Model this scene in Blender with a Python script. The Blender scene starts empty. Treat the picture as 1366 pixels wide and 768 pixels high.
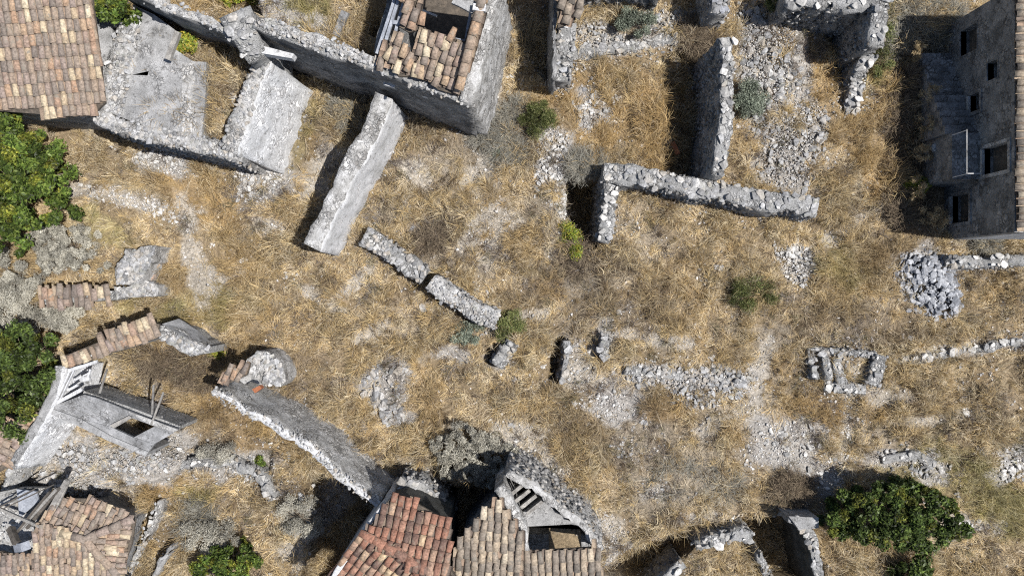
import bpy, bmesh, math, random
import numpy as np
from mathutils import Vector, Matrix
random.seed(7); rng = np.random.default_rng(7)
SC = bpy.context.scene; COL = SC.collection
R = math.radians
# ------------------------------------------------------------------ camera, sky, sun
H = 30.0; S = 36.0; CX, CY = 683.0, 384.0
cd = bpy.data.cameras.new('camera'); cam = bpy.data.objects.new('camera', cd); COL.objects.link(cam)
cam.location = (0, 0, H); cam.rotation_euler = (0, 0, 0)
cd.sensor_width = 36; cd.lens = 36 * H / (1366 / S); cd.clip_end = 2000
SC.camera = cam
SUN_EL = R(63); SUN_DIR = Vector((math.cos(R(-8)) * math.cos(SUN_EL), math.sin(R(-8)) * math.cos(SUN_EL), math.sin(SUN_EL)))
w = bpy.data.worlds.new('World'); SC.world = w; w.use_nodes = True
nt = w.node_tree; bg = nt.nodes['Background']
sky = nt.nodes.new('ShaderNodeTexSky'); sky.sky_type = 'NISHITA'; sky.sun_disc = False
sky.sun_elevation = SUN_EL; sky.sun_rotation = R(90 + 8)
nt.links.new(sky.outputs[0], bg.inputs[0]); bg.inputs[1].default_value = 0.075
sl = bpy.data.lights.new('sun', 'SUN'); sl.energy = 5.0; sl.angle = R(0.5); sl.color = (1, .965, .92)
so = bpy.data.objects.new('sun', sl); COL.objects.link(so)
so.rotation_euler = SUN_DIR.to_track_quat('Z', 'Y').to_euler(); so.location = (30, -4, 60)
SC.view_settings.view_transform = 'Standard'; SC.view_settings.look = 'None'
SC.view_settings.exposure = 0.40; SC.view_settings.gamma = 1
SC.cycles.max_bounces = 5; SC.cycles.diffuse_bounces = 2; SC.cycles.filter_width = 1.15; SC.cycles.use_denoising = False

# ------------------------------------------------------------------ mapping and noise
def P(px, py, z=0.0):
    k = (H - z) / H / S
    return Vector(((px - CX) * k, (CY - py) * k, z))
def pix(x, y, z):
    k = H * S / (H - z)
    return CX + x * k, CY - y * k
_tab = rng.random((256, 256))
def vn(x, y, sc, seed=0):
    x = np.asarray(x, float) / sc + seed * 17.3 + 1000; y = np.asarray(y, float) / sc + seed * 31.7 + 1000
    xi = np.floor(x).astype(int); yi = np.floor(y).astype(int); fx = x - xi; fy = y - yi
    fx = fx * fx * (3 - 2 * fx); fy = fy * fy * (3 - 2 * fy)
    t = lambda a, b: _tab[a & 255, b & 255]
    return (t(xi, yi) * (1 - fx) + t(xi + 1, yi) * fx) * (1 - fy) + (t(xi, yi + 1) * (1 - fx) + t(xi + 1, yi + 1) * fx) * fy
def fbm(x, y, sc, seed=0, o=4):
    s = 0; a = .5; n = 0
    for i in range(o):
        s = s + a * vn(x, y, sc / 2 ** i, seed + i); n += a; a *= .55
    return s / n
def inpoly(px, py, poly):
    px = np.asarray(px); py = np.asarray(py); r = np.zeros(px.shape, bool); n = len(poly)
    for i in range(n):
        x1, y1 = poly[i]; x2, y2 = poly[(i + 1) % n]
        if y1 == y2: continue
        c = ((y1 > py) != (y2 > py)) & (px < (x2 - x1) * (py - y1) / (y2 - y1) + x1)
        r ^= c
    return r
def sst(a, b, x):
    t = np.clip((x - a) / (b - a), 0, 1); return t * t * (3 - 2 * t)

# ------------------------------------------------------------------ objects
def meta(o, label=None, cat=None, group=None, kind=None):
    if label: o['label'] = label
    if cat: o['category'] = cat
    if group: o['group'] = group
    if kind: o['kind'] = kind
    return o
def link(name, me, parent=None, mat=None):
    o = bpy.data.objects.new(name, me); COL.objects.link(o)
    if mat is not None and not me.materials: me.materials.append(mat)
    if parent is not None:
        o.parent = parent; o.matrix_parent_inverse = Matrix.Translation(-parent.location)
    return o
def empty(name, loc, label, cat, group=None):
    o = bpy.data.objects.new(name, None); COL.objects.link(o); o.location = loc; o.empty_display_size = .3
    return meta(o, label, cat, group)
def npmesh(name, V, F, col=None, smooth=False):
    V = np.ascontiguousarray(V, np.float32).reshape(-1, 3); F = np.ascontiguousarray(F, np.int32); k = F.shape[1]
    me = bpy.data.meshes.new(name); me.vertices.add(len(V)); me.vertices.foreach_set('co', V.ravel())
    me.loops.add(F.size); me.loops.foreach_set('vertex_index', F.ravel())
    me.polygons.add(len(F)); me.polygons.foreach_set('loop_start', np.arange(0, F.size, k, dtype=np.int32))
    try: me.polygons.foreach_set('loop_total', np.full(len(F), k, np.int32))
    except Exception: pass
    if smooth: me.polygons.foreach_set('use_smooth', np.ones(len(F), bool))
    me.update(calc_edges=True)
    if col is not None:
        a = me.attributes.new('col', 'FLOAT_COLOR', 'POINT')
        c = np.ones((len(V), 4), np.float32); c[:, :3] = col; a.data.foreach_set('color', c.ravel())
    return me

# ------------------------------------------------------------------ materials
class N:
    def __init__(s, name, rough=.9):
        s.m = bpy.data.materials.new(name); s.m.use_nodes = True; s.t = s.m.node_tree
        s.b = s.t.nodes['Principled BSDF']; s.b.inputs['Roughness'].default_value = rough
        s.b.inputs['Specular IOR Level'].default_value = .2
    def n(s, typ, **kw):
        o = s.t.nodes.new(typ)
        for k, v in kw.items():
            if k[0] == 'i' and k[1:].isdigit(): o.inputs[int(k[1:])].default_value = v
            elif k in o.inputs: o.inputs[k].default_value = v
            else: setattr(o, k, v)
        return o
    def l(s, a, b): s.t.links.new(a, b)
    def ramp(s, fac, stops, const=False):
        r = s.n('ShaderNodeValToRGB'); cr = r.color_ramp
        if const: cr.interpolation = 'CONSTANT'
        while len(cr.elements) < len(stops): cr.elements.new(.5)
        for e, (p, c) in zip(cr.elements, stops): e.position = p; e.color = (*c, 1)
        s.l(fac, r.inputs[0]); return r.outputs[0]
    def mul(s, a, b, fac=1.0, typ='MULTIPLY'):
        m = s.n('ShaderNodeMix', data_type='RGBA', blend_type=typ); m.inputs[0].default_value = fac
        s.l(a, m.inputs[6])
        if hasattr(b, 'links'): s.l(b, m.inputs[7])
        else: m.inputs[7].default_value = (*b, 1)
        return m.outputs[2]
    def mix(s, a, b, f):
        m = s.n('ShaderNodeMix', data_type='RGBA')
        for q, i in ((f, 0), (a, 6), (b, 7)):
            if hasattr(q, 'links'): s.l(q, m.inputs[i])
            else: m.inputs[i].default_value = q if i == 0 else (*q, 1)
        return m.outputs[2]
    def noise(s, scale, detail=6, rough=.6, coord='Object'):
        tc = s.n('ShaderNodeTexCoord') if coord != 'Position' else s.n('ShaderNodeNewGeometry')
        t = s.n('ShaderNodeTexNoise'); t.inputs['Scale'].default_value = scale; t.inputs['Detail'].default_value = detail
        t.inputs['Roughness'].default_value = rough; s.l(tc.outputs[coord], t.inputs['Vector']); return t.outputs[0]
    def bump(s, h, dist=.02, st=1.0):
        b = s.n('ShaderNodeBump'); b.inputs['Distance'].default_value = dist; b.inputs['Strength'].default_value = st
        s.l(h, b.inputs['Height']); s.l(b.outputs[0], s.b.inputs['Normal'])
    def out(s, c): s.l(c, s.b.inputs['Base Color']); return s.m
def m_var(name, stops, nsc=9, amt=.55, bump=.02, lich=None, place=False):
    """colour chosen by the object's random number, broken by noise"""
    a = N(name); oi = a.n('ShaderNodeObjectInfo')
    fa = oi.outputs['Random']
    if place:
        tc = a.n('ShaderNodeTexNoise'); tc.inputs['Scale'].default_value = .9; a.l(oi.outputs['Location'], tc.inputs['Vector'])
        mm = a.n('ShaderNodeMath', operation='MULTIPLY_ADD'); a.l(fa, mm.inputs[0]); mm.inputs[1].default_value = .86; a.l(a.ramp(tc.outputs[0], [(.35, (0, 0, 0)), (.65, (.2, .2, .2))]), mm.inputs[2]); fa = mm.outputs[0]
    c = a.ramp(fa, stops)
    nz = a.noise(nsc, 8, .65, 'Position'); g = a.ramp(nz, [(.3, (1 - amt,) * 3), (.7, (1.25,) * 3)])
    c = a.mul(c, g)
    if lich:
        n2 = a.noise(nsc * .35, 5, .7, 'Position'); f = a.ramp(n2, [(.55, (0, 0, 0)), (.66, (1, 1, 1))])
        c = a.mix(c, lich, f)
    a.bump(nz, bump); return a.out(c)
def m_surf(name, base, dark, light, sc=2.2, bump=.03, fine=28, streak=None, spots=True, voro=0, vm=.48):
    """weathered masonry, plaster or concrete"""
    a = N(name)
    n1 = a.noise(sc, 9, .68, 'Position'); n2 = a.noise(fine, 5, .7, 'Position')
    c = a.ramp(n1, [(.3, dark), (.5, base), (.68, light)])
    g = a.ramp(n2, [(.3, (.62, .62, .62)), (.68, (1.22, 1.22, 1.22))]); c = a.mul(c, g)
    if spots:
        n3 = a.noise(sc * 2.7, 6, .75, 'Position'); f = a.ramp(n3, [(.57, (0, 0, 0)), (.63, (.75, .75, .75))])
        c = a.mix(c, tuple(x * .45 for x in dark), f)
    hgt = n2
    if voro:
        geo = a.n('ShaderNodeNewGeometry'); wn = a.n('ShaderNodeTexNoise'); wn.inputs['Scale'].default_value = 3.5; wn.inputs['Detail'].default_value = 4; a.l(geo.outputs['Position'], wn.inputs['Vector'])
        sc_ = a.n('ShaderNodeVectorMath', operation='MULTIPLY_ADD'); a.l(wn.outputs['Color'], sc_.inputs[0]); sc_.inputs[1].default_value = (.35, .35, .35); a.l(geo.outputs['Position'], sc_.inputs[2])
        v = a.n('ShaderNodeTexVoronoi', feature='DISTANCE_TO_EDGE'); v.inputs['Scale'].default_value = voro; a.l(sc_.outputs[0], v.inputs['Vector'])
        vc = a.n('ShaderNodeTexVoronoi'); vc.inputs['Scale'].default_value = voro; a.l(sc_.outputs[0], vc.inputs['Vector'])
        hs = a.n('ShaderNodeSeparateColor'); a.l(vc.outputs['Color'], hs.inputs[0])
        st = a.mul(c, a.ramp(hs.outputs[0], [(0, (.62, .6, .58)), (.5, (1, 1, 1)), (1, (1.5, 1.48, 1.45))]))
        st = a.mix(tuple(x * .62 for x in base), st, a.ramp(v.outputs['Distance'], [(.0, (0, 0, 0)), (.09, (1, 1, 1))]))
        msk = a.ramp(a.noise(1.3, 5, .7, 'Position'), [(vm - .06, (0, 0, 0)), (vm + .06, (1, 1, 1))])
        c = a.mix(c, st, msk)
        ad = a.n('ShaderNodeMath', operation='ADD'); a.l(a.mix((.6, .6, .6), a.ramp(v.outputs['Distance'], [(0, (0, 0, 0)), (.15, (1, 1, 1))]), msk), ad.inputs[0]); a.l(n2, ad.inputs[1]); hgt = ad.outputs[0]
    a.bump(hgt, bump); return a.out(c)
def m_attr(name, rough=.85, nsc=18, amt=.3, trans=0, bump=0):
    a = N(name, rough); at = a.n('ShaderNodeAttribute', attribute_name='col')
    c = at.outputs['Color']
    if amt:
        nz = a.noise(nsc, 4, .6, 'Position'); c = a.mul(c, a.ramp(nz, [(.3, (1 - amt,) * 3), (.7, (1 + amt,) * 3)]))
        if bump: a.bump(nz, bump)
    m = a.out(c)
    if trans:
        tr = a.n('ShaderNodeBsdfTranslucent'); a.l(c, tr.inputs[0]); mx = a.n('ShaderNodeMixShader'); mx.inputs[0].default_value = trans
        a.l(a.b.outputs[0], mx.inputs[1]); a.l(tr.outputs[0], mx.inputs[2])
        o = [n for n in a.t.nodes if n.type == 'OUTPUT_MATERIAL'][0]; a.l(mx.outputs[0], o.inputs[0])
    return m
M = {}
M['stone'] = m_var('grey_limestone', [(0, (.20, .20, .20)), (.3, (.32, .32, .325)), (.6, (.43, .43, .43)), (.85, (.36, .325, .28)), (1, (.57, .565, .555))], 11, .6, .02, (.27, .27, .24))
M['blue_stone'] = m_var('blue_grey_rubble', [(0, (.16, .17, .19)), (.5, (.30, .31, .335)), (1, (.47, .48, .50))], 13, .5, .015)
M['pale_stone'] = m_var('pale_limestone', [(0, (.30, .295, .285)), (.5, (.48, .47, .45)), (1, (.66, .645, .62))], 9, .5, .02)
M['tile_old'] = m_var('weathered_clay_tile', [(0, (.16, .135, .12)), (.2, (.26, .215, .18)), (.42, (.33, .255, .195)), (.6, (.29, .23, .20)), (.72, (.38, .25, .17)), (.85, (.47, .38, .26)), (1, (.60, .51, .37))], 14, .6, .008, (.22, .195, .16), True)
M['tile_red'] = m_var('red_clay_tile', [(0, (.11, .085, .075)), (.22, (.19, .12, .095)), (.45, (.29, .15, .105)), (.66, (.35, .18, .125)), (.84, (.35, .23, .17)), (1, (.56, .42, .27))], 14, .6, .008, (.21, .165, .13), True)
M['tile_grey'] = m_var('grey_brown_clay_tile', [(0, (.13, .115, .10)), (.3, (.24, .205, .17)), (.6, (.30, .25, .20)), (.85, (.42, .34, .25)), (1, (.55, .47, .36))], 14, .6, .008, (.19, .175, .15), True)
M['under'] = m_surf('roof_underlay', (.10, .085, .07), (.06, .05, .04), (.16, .13, .10), 4, .01)
M['rubble'] = m_surf('rubble_masonry', (.36, .36, .355), (.20, .2, .195), (.53, .53, .53), 2.6, .06, 24, voro=7.5, vm=.5)
M['concrete'] = m_surf('weathered_concrete', (.30, .30, .30), (.17, .17, .168), (.43, .43, .432), 1.7, .03, 26, voro=9, vm=.56)
M['dark_conc'] = m_surf('dark_lichened_concrete', (.24, .243, .248), (.13, .13, .13), (.37, .372, .38), 1.9, .02, 30, voro=8, vm=.57)
M['plaster'] = m_surf('old_lime_plaster', (.50, .505, .515), (.33, .33, .325), (.64, .64, .65), 1.3, .015, 18, spots=True, voro=7, vm=.6)
M['beige_pl'] = m_surf('stained_plaster', (.40, .395, .385), (.20, .195, .185), (.60, .60, .60), 2.0, .04, 20, voro=7, vm=.5)
M['shade_pl'] = m_surf('shade_darkened_plaster', (.23, .23, .23), (.11, .11, .11), (.38, .375, .37), 1.5, .05, 13, voro=5, vm=.52)  # plaster for wall sides in shade, the shade put into its colour
M['lime'] = m_surf('limewashed_plaster', (.53, .54, .555), (.36, .36, .36), (.66, .665, .68), 1.3, .02, 16, spots=True, voro=7, vm=.53)
M['shade_masonry'] = m_surf('shade_darkened_masonry', (.07, .07, .065), (.035, .035, .03), (.13, .13, .12), 1.6, .04, 15)  # near-black tone paints shade on drop wall, house wall and pit floor
M['wood'] = m_surf('silvered_wood', (.25, .24, .225), (.13, .12, .11), (.38, .36, .33), 5, .01, 40, spots=False)
M['dark_wood'] = m_surf('rotten_wood', (.09, .08, .07), (.05, .045, .04), (.15, .13, .11), 5, .01, 40, spots=False)
M['white'] = m_surf('flaked_white_paint', (.62, .62, .63), (.42, .42, .42), (.78, .78, .78), 6, .005, 40, spots=False)
M['metal'] = m_surf('old_zinc', (.27, .29, .33), (.18, .19, .21), (.40, .42, .46), 4, .004, 30, spots=False)
M['rust'] = m_surf('rusty_iron', (.32, .12, .06), (.2, .08, .04), (.42, .18, .09), 9, .004, 40, spots=False)
M['gravel'] = m_attr('gravel', .9, 30, .35, 0, .01)
M['grass'] = m_attr('dry_grass_blades', .75, 6, .0, .3)
M['leaf'] = m_attr('leaves', .45, 6, .0, .3)
M['bark'] = m_surf('bark', (.16, .13, .10), (.08, .065, .05), (.25, .21, .17), 8, .01, 40, spots=False)

# ------------------------------------------------------------------ terrain
TER = [  # pixel outline, level, seen at that level
    ([(330, -90), (345, 30), (505, 88), (520, 60), (535, -90)], 2.7),
    ([(185, 5), (320, 50), (345, 75), (305, 190), (225, 175), (180, 120)], 2.55),
    ([(200, 0), (320, 42), (345, 78), (322, 112), (290, 96), (262, 76), (232, 52)], 1.3),
    ([(40, 648), (62, 600), (75, 548), (200, 600), (245, 612), (230, 640), (100, 662)], .55),
    ([(500, 62), (540, -90), (650, -90), (612, 122)], .6),
    ([(757, 236), (812, 236), (802, 332), (776, 332), (768, 300), (757, 296)], -2.3),
    ([(780, 785), (860, 722), (935, 703), (1050, 690), (1090, 728), (1100, 785)], -2.0),
    ([(885, 785), (935, 730), (985, 716), (1008, 738), (1028, 785)], .35),
    ([(1052, 690), (1076, 690), (1120, 785), (1095, 785), (1082, 728)], .3),
    ([(398, 636), (470, 640), (520, 668), (435, 790), (408, 790), (420, 700)], -1.7),
    ([(525, 645), (545, 640), (600, 652), (640, 655), (668, 648), (668, 700), (612, 790), (596, 790), (602, 690)], -1.7),
    ([(688, -30), (738, -30), (738, 108), (728, 106), (700, 70)], -.7),
    ([(888, 70), (945, 60), (945, 238), (895, 230)], -.7),
    ([(1225, 40), (1290, 20), (1290, 305), (1240, 300)], -.2),
    ([(150, 522), (180, 526), (242, 560), (236, 572), (168, 545)], -1.2),
    ([(80, 500), (118, 486), (125, 505), (90, 530)], -.8),
    ([(741, 452), (753, 455), (750, 498), (738, 524), (731, 508)], -1.3),
    ([(645, 468), (664, 458), (660, 486), (648, 488)], -.8),
    ([(1095, 28), (1165, 18), (1165, 90), (1142, 118), (1125, 110), (1110, 60)], -1.1),
    ([(1085, 462), (1165, 470), (1150, 506), (1095, 508)], .3),
    ([(340, 598), (362, 600), (352, 645), (340, 640)], -.5),
]
def grid_axis(lim, step, far):
    f = np.arange(-lim, lim + step / 2, step); g = lim + np.array([1, 3, 8, 20, 60, far]); return np.concatenate([-g[::-1], f, g])
gx = grid_axis(21.6, .1, 250); gy = grid_axis(13.2, .1, 250)
GX, GY = np.meshgrid(gx, gy)
hg = (fbm(GX, GY, 6, 3, 3) - .5) * .7 + (fbm(GX, GY, .9, 5, 3) - .5) * .28
for poly, z in TER:
    k = H * S / (H - max(z, 0)); ins = inpoly(CX + GX * k + (vn(GX, GY, .7, 8) - .5) * 7, CY - GY * k + (vn(GX, GY, .7, 9) - .5) * 7, poly)
    hg = np.where(ins, z + (hg - 0) * .35, hg)
fine = (np.abs(GX) < 21.6) & (np.abs(GY) < 13.2)
hb = hg.copy(); hb[1:-1, 1:-1] = (hg[1:-1, 1:-1] * 2 + hg[:-2, 1:-1] + hg[2:, 1:-1] + hg[1:-1, :-2] + hg[1:-1, 2:]) / 6
hg = np.where(fine, hb, 0.0)
i0 = int(np.argmin(np.abs(gx + 21.6))); j0 = int(np.argmin(np.abs(gy + 13.2)))
def G(x, y):
    x = np.asarray(x, float); y = np.asarray(y, float)
    fx = np.clip((x + 21.6) / .1, 0, 431); fy = np.clip((y + 13.2) / .1, 0, 263)
    xi = fx.astype(int); yi = fy.astype(int); fx = fx - xi; fy = fy - yi
    a = hg[j0 + yi, i0 + xi]; b = hg[j0 + yi, i0 + xi + 1]; c = hg[j0 + yi + 1, i0 + xi]; d = hg[j0 + yi + 1, i0 + xi + 1]
    return (a * (1 - fx) + b * fx) * (1 - fy) + (c * (1 - fx) + d * fx) * fy
# patches: kind, px, py, rx, ry, angle. r rubble, d bare pale dirt, g grey grass, o orange grass, y green-yellow grass, k brown scrub
PATCH = [('r', 1238, 376, 46, 36, 20), ('d', 560, 235, 50, 12, 30), ('d', 700, 425, 40, 9, -20), ('d', 1010, 520, 12, 60, 10), ('d', 1140, 300, 55, 10, -40), ('d', 880, 452, 50, 10, 10), ('d', 430, 402, 44, 9, 30), ('d', 1128, 575, 8, 60, 5), ('d', 960, 560, 40, 10, -30), ('r', 1085, 180, 26, 46, 0), ('r', 600, 470, 30, 9, 20), ('d', 640, 250, 40, 24, 20), ('r', 1350, 352, 30, 10, 0), ('d', 1250, 560, 60, 9, -10), ('g', 1000, 450, 60, 20, 0), ('d', 470, 380, 30, 10, -40), ('r', 1032, 90, 42, 78, -8), ('r', 1045, 205, 36, 58, 0), ('r', 1005, 40, 22, 40, 0), ('r', 1066, 355, 24, 34, 0), ('r', 735, 215, 26, 46, 10), ('r', 795, 150, 20, 40, 20),
    ('r', 752, 235, 14, 60, 0), ('r', 820, 62, 66, 12, -6), ('d', 790, 45, 40, 22, 0), ('d', 900, 30, 50, 18, 0), ('r', 910, 500, 90, 13, 3), ('r', 1155, 610, 0, 0, 0),
    ('r', 225, 215, 55, 20, 12), ('d', 175, 265, 70, 16, 12), ('r', 345, 240, 36, 34, -20), ('d', 255, 330, 22, 70, -15), ('d', 265, 372, 50, 12, -8),
    ('r', 512, 515, 28, 44, 30), ('r', 525, 555, 22, 14, 20), ('d', 500, 440, 40, 12, -25), ('r', 1050, 590, 46, 34, 0), ('r', 1090, 640, 38, 20, -20), ('r', 1205, 608, 66, 8, -3), ('r', 1250, 628, 18, 14, 0),
    ('r', 1345, 625, 26, 18, 0), ('r', 1335, 600, 30, 7, 0), ('r', 1300, 465, 70, 8, -8), ('r', 150, 605, 90, 34, 14), ('r', 130, 645, 60, 34, 10), ('r', 260, 618, 90, 16, 0), ('r', 225, 598, 30, 22, 0), ('d', 55, 640, 40, 22, -25),
    ('d', 735, 625, 40, 26, 35), ('d', 770, 660, 32, 24, 45), ('d', 815, 720, 22, 55, -10), ('r', 820, 540, 28, 18, 0), ('r', 875, 650, 24, 16, -20), ('r', 815, 555, 16, 16, 0), ('d', 660, 310, 40, 30, 0),
    ('g', 610, 250, 80, 50, 0), ('g', 590, 330, 70, 30, 20), ('d', 650, 150, 18, 110, 0), ('g', 720, 300, 24, 80, 0), ('g', 770, 370, 60, 22, 0), ('g', 640, 640, 90, 60, 10), ('g', 930, 640, 110, 34, -15), ('g', 880, 600, 70, 30, 0),
    ('o', 800, 150, 60, 70, 0), ('o', 860, 170, 50, 70, 0), ('o', 1105, 120, 34, 80, -10), ('o', 1180, 190, 40, 90, 0), ('o', 330, 560, 40, 60, -40), ('o', 230, 655, 50, 30, 0), ('o', 270, 260, 60, 50, 0), ('o', 235, 155, 60, 28, 0), ('o', 1100, 545, 60, 22, 0), ('o', 895, 545, 30, 14, 0),
    ('y', 370, 190, 30, 50, 30), ('y', 260, 405, 90, 26, 5), ('y', 140, 300, 40, 30, 0), ('y', 430, 30, 30, 30, 0), ('y', 1165, 60, 18, 70, 5), ('y', 255, 660, 30, 16, 0), ('y', 1120, 360, 34, 30, 0), ('y', 1320, 660, 60, 60, 0), ('y', 1260, 620, 60, 30, 0),
    ('k', 260, 480, 60, 26, 20), ('k', 390, 490, 60, 40, 0), ('k', 720, 385, 60, 20, -10), ('k', 820, 410, 70, 26, -10), ('k', 830, 580, 80, 50, 20), ('k', 1180, 330, 60, 30, -30), ('k', 640, 190, 70, 40, 40), ('k', 1060, 670, 70, 22, 0), ('k', 1120, 430, 120, 24, 0), ('k', 300, 590, 60, 30, 30),
    ('r', 415, 20, 60, 22, -20), ('r', 390, 45, 60, 12, 20), ('r', 1250, 20, 0, 0, 0), ('r', 425, 700, 26, 40, 10), ('d', 390, 720, 34, 34, 0), ('r', 665, 480, 18, 20, -40), ('d', 780, 480, 30, 36, 0), ('r', 805, 455, 14, 22, 0), ('r', 1300, 700, 34, 18, 0), ('d', 1270, 690, 30, 14, 0), ('r', 1310, 349, 44, 9, -2), ('d', 1180, 530, 40, 10, 0), ('r', 935, 690, 30, 8, -10), ('d', 690, 590, 30, 30, 0), ('d', 450, 220, 26, 60, 30), ('d', 360, 300, 30, 16, 0)]
def fields(x, y):
    """soft masks of each patch kind at ground points"""
    z = 0; px = CX + x * S; py = CY - y * S
    nz = (fbm(x, y, .9, 40, 5) - .5) * 2.6; out = {}
    for kd, cx, cy, rx, ry, a in PATCH:
        if rx == 0: continue
        c, s_ = math.cos(R(a)), math.sin(R(a)); dx = px - cx; dy = py - cy
        u = (dx * c + dy * s_) / rx; v = (-dx * s_ + dy * c) / ry
        m = sst(1.25, .75, np.sqrt(u * u + v * v) + nz)
        out[kd] = np.maximum(out.get(kd, 0), m)
    return out
fl = fields(GX, GY)
pal = {'r': (.40, .385, .365), 'd': (.47, .435, .38), 'g': (.30, .265, .215), 'o': (.30, .215, .115), 'y': (.27, .225, .12), 'k': (.17, .135, .095)}
n1 = fbm(GX, GY, 1.6, 21, 5)[..., None]; n2 = fbm(GX, GY, 3.5, 31, 4)[..., None]
gc = np.array((.27, .21, .135)) * (.55 + .9 * n1) * (1 - sst(.5, .7, n2) * .0)
gc = gc * (1 - sst(.52, .66, n2) * .55) + np.array((.40, .355, .29)) * sst(.52, .66, n2) * .55
for kd in 'kgyodr':
    m = (fl[kd] * (.9 if kd in 'rd' else .7))[..., None]; gc = gc * (1 - m) + np.array(pal[kd]) * (.75 + .5 * n1) * m
nx, ny = len(gx), len(gy)
V = np.stack([GX, GY, hg], -1).reshape(-1, 3); ii = (np.arange(ny - 1)[:, None] * nx + np.arange(nx - 1)[None]).ravel()
F = np.stack([ii, ii + 1, ii + nx + 1, ii + nx], 1)
a = N('dry_earth'); at = a.n('ShaderNodeAttribute', attribute_name='col')
q1 = a.noise(9, 9, .72, 'Position'); q2 = a.noise(38, 6, .75, 'Position')
c = a.mul(at.outputs['Color'], a.ramp(q1, [(.32, (.45, .43, .41)), (.5, (.95, .95, .95)), (.68, (1.45, 1.42, 1.4))]))
c = a.mul(c, a.ramp(q2, [(.33, (.5, .48, .45)), (.66, (1.4, 1.4, 1.4))]))
ad = a.n('ShaderNodeMath', operation='ADD'); a.l(q1, ad.inputs[0]); a.l(q2, ad.inputs[1]); a.bump(ad.outputs[0], .06); M['earth'] = a.out(c)
meta(link('ground', npmesh('ground', V, F, gc.reshape(-1, 3), True), None, M['earth']), 'dry stony ground of the abandoned hill village', None, None, 'structure')

DEB = []; FOOT = []   # footprints where no grass grows (world polygons)
def foot(poly, grow=0.0): FOOT.append([(p[0], p[1]) for p in poly])

# ------------------------------------------------------------------ stones
def hull(seed, n=13, sx=1, sy=.8, sz=.55):
    r = random.Random(seed); bm = bmesh.new()
    for i in range(n):
        v = Vector((r.gauss(0, 1), r.gauss(0, 1), r.gauss(0, 1))).normalized() * r.uniform(.78, 1.05)
        v = Vector((max(-.8, min(.8, v.x)) * sx, max(-.75, min(.75, v.y)) * sy, max(-.62, min(.62, v.z)) * sz)); bm.verts.new(v)
    res = bmesh.ops.convex_hull(bm, input=bm.verts)
    bmesh.ops.delete(bm, geom=[g for g in res['geom_interior'] if isinstance(g, bmesh.types.BMVert)], context='VERTS')
    bmesh.ops.triangulate(bm, faces=bm.faces); bmesh.ops.recalc_face_normals(bm, faces=bm.faces); return bm
STM = {}
def stone_meshes(mk):
    if mk not in STM:
        L = []
        for i in range(12):
            bm = hull(100 + i, 15, 1, .82, .66); me = bpy.data.meshes.new('stone'); bm.to_mesh(me); bm.free(); me.materials.append(M[mk]); L.append(me)
        STM[mk] = L
    return STM[mk]
HV = []
for i in range(10):
    bm = hull(300 + i, 9); bm.verts.index_update()
    HV.append((np.array([v.co[:] for v in bm.verts]), np.array([[v.index for v in f.verts] for f in bm.faces]))); bm.free()
def stones_np(pos, size, cols, tilt=.5, flat=1.0):
    """many small stones in one mesh"""
    Vs, Fs, Cs = [], [], []; off = 0; var = rng.integers(0, 10, len(pos))
    for k in range(10):
        idx = np.where(var == k)[0]
        if not len(idx): continue
        v, f = HV[k]; n = len(idx)
        a = rng.uniform(0, 6.28, n); b = rng.normal(0, tilt, n)
        ca, sa, cb, sb = np.cos(a), np.sin(a), np.cos(b), np.sin(b)
        s = size[idx][:, None]; X = v[None, :, 0] * s; Y = v[None, :, 1] * s; Z = v[None, :, 2] * s * flat
        Y, Z = Y * cb[:, None] - Z * sb[:, None], Y * sb[:, None] + Z * cb[:, None]
        X, Y = X * ca[:, None] - Y * sa[:, None], X * sa[:, None] + Y * ca[:, None]
        q = np.stack([X, Y, Z], -1) + pos[idx][:, None, :]
        Vs.append(q.reshape(-1, 3)); Fs.append((f[None] + (off + np.arange(n) * len(v))[:, None, None]).reshape(-1, 3))
        Cs.append(np.repeat(cols[idx], len(v), 0)); off += n * len(v)
    return npmesh('stones', np.concatenate(Vs), np.concatenate(Fs), np.concatenate(Cs))
def stone_cols(n, kind='stone'):
    p = {'stone': [(.22, .215, .21), (.33, .325, .32), (.44, .43, .42), (.36, .32, .27), (.56, .54, .51)],
         'blue_stone': [(.17, .18, .2), (.29, .30, .325), (.4, .41, .43), (.34, .35, .37), (.24, .25, .27)],
         'pale_stone': [(.34, .33, .32), (.48, .47, .45), (.6, .58, .56), (.44, .40, .36), (.68, .66, .64)]}[kind]
    return np.array(p)[rng.integers(0, 5, n)] * rng.uniform(.75, 1.2, (n, 1))
def put_stone(parent, loc, s, mk='stone', flat=1.0, tilt=.25, name='stone'):
    me = random.choice(stone_meshes(mk)); o = bpy.data.objects.new(name, me); COL.objects.link(o)
    o.rotation_euler = (random.gauss(0, tilt), random.gauss(0, tilt), random.uniform(0, 6.28))
    o.scale = (s, s * random.uniform(.75, 1.1), s * flat)
    if parent is not None: o.parent = parent; o.location = Vector(loc) - parent.location
    else: o.location = loc
    return o

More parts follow.
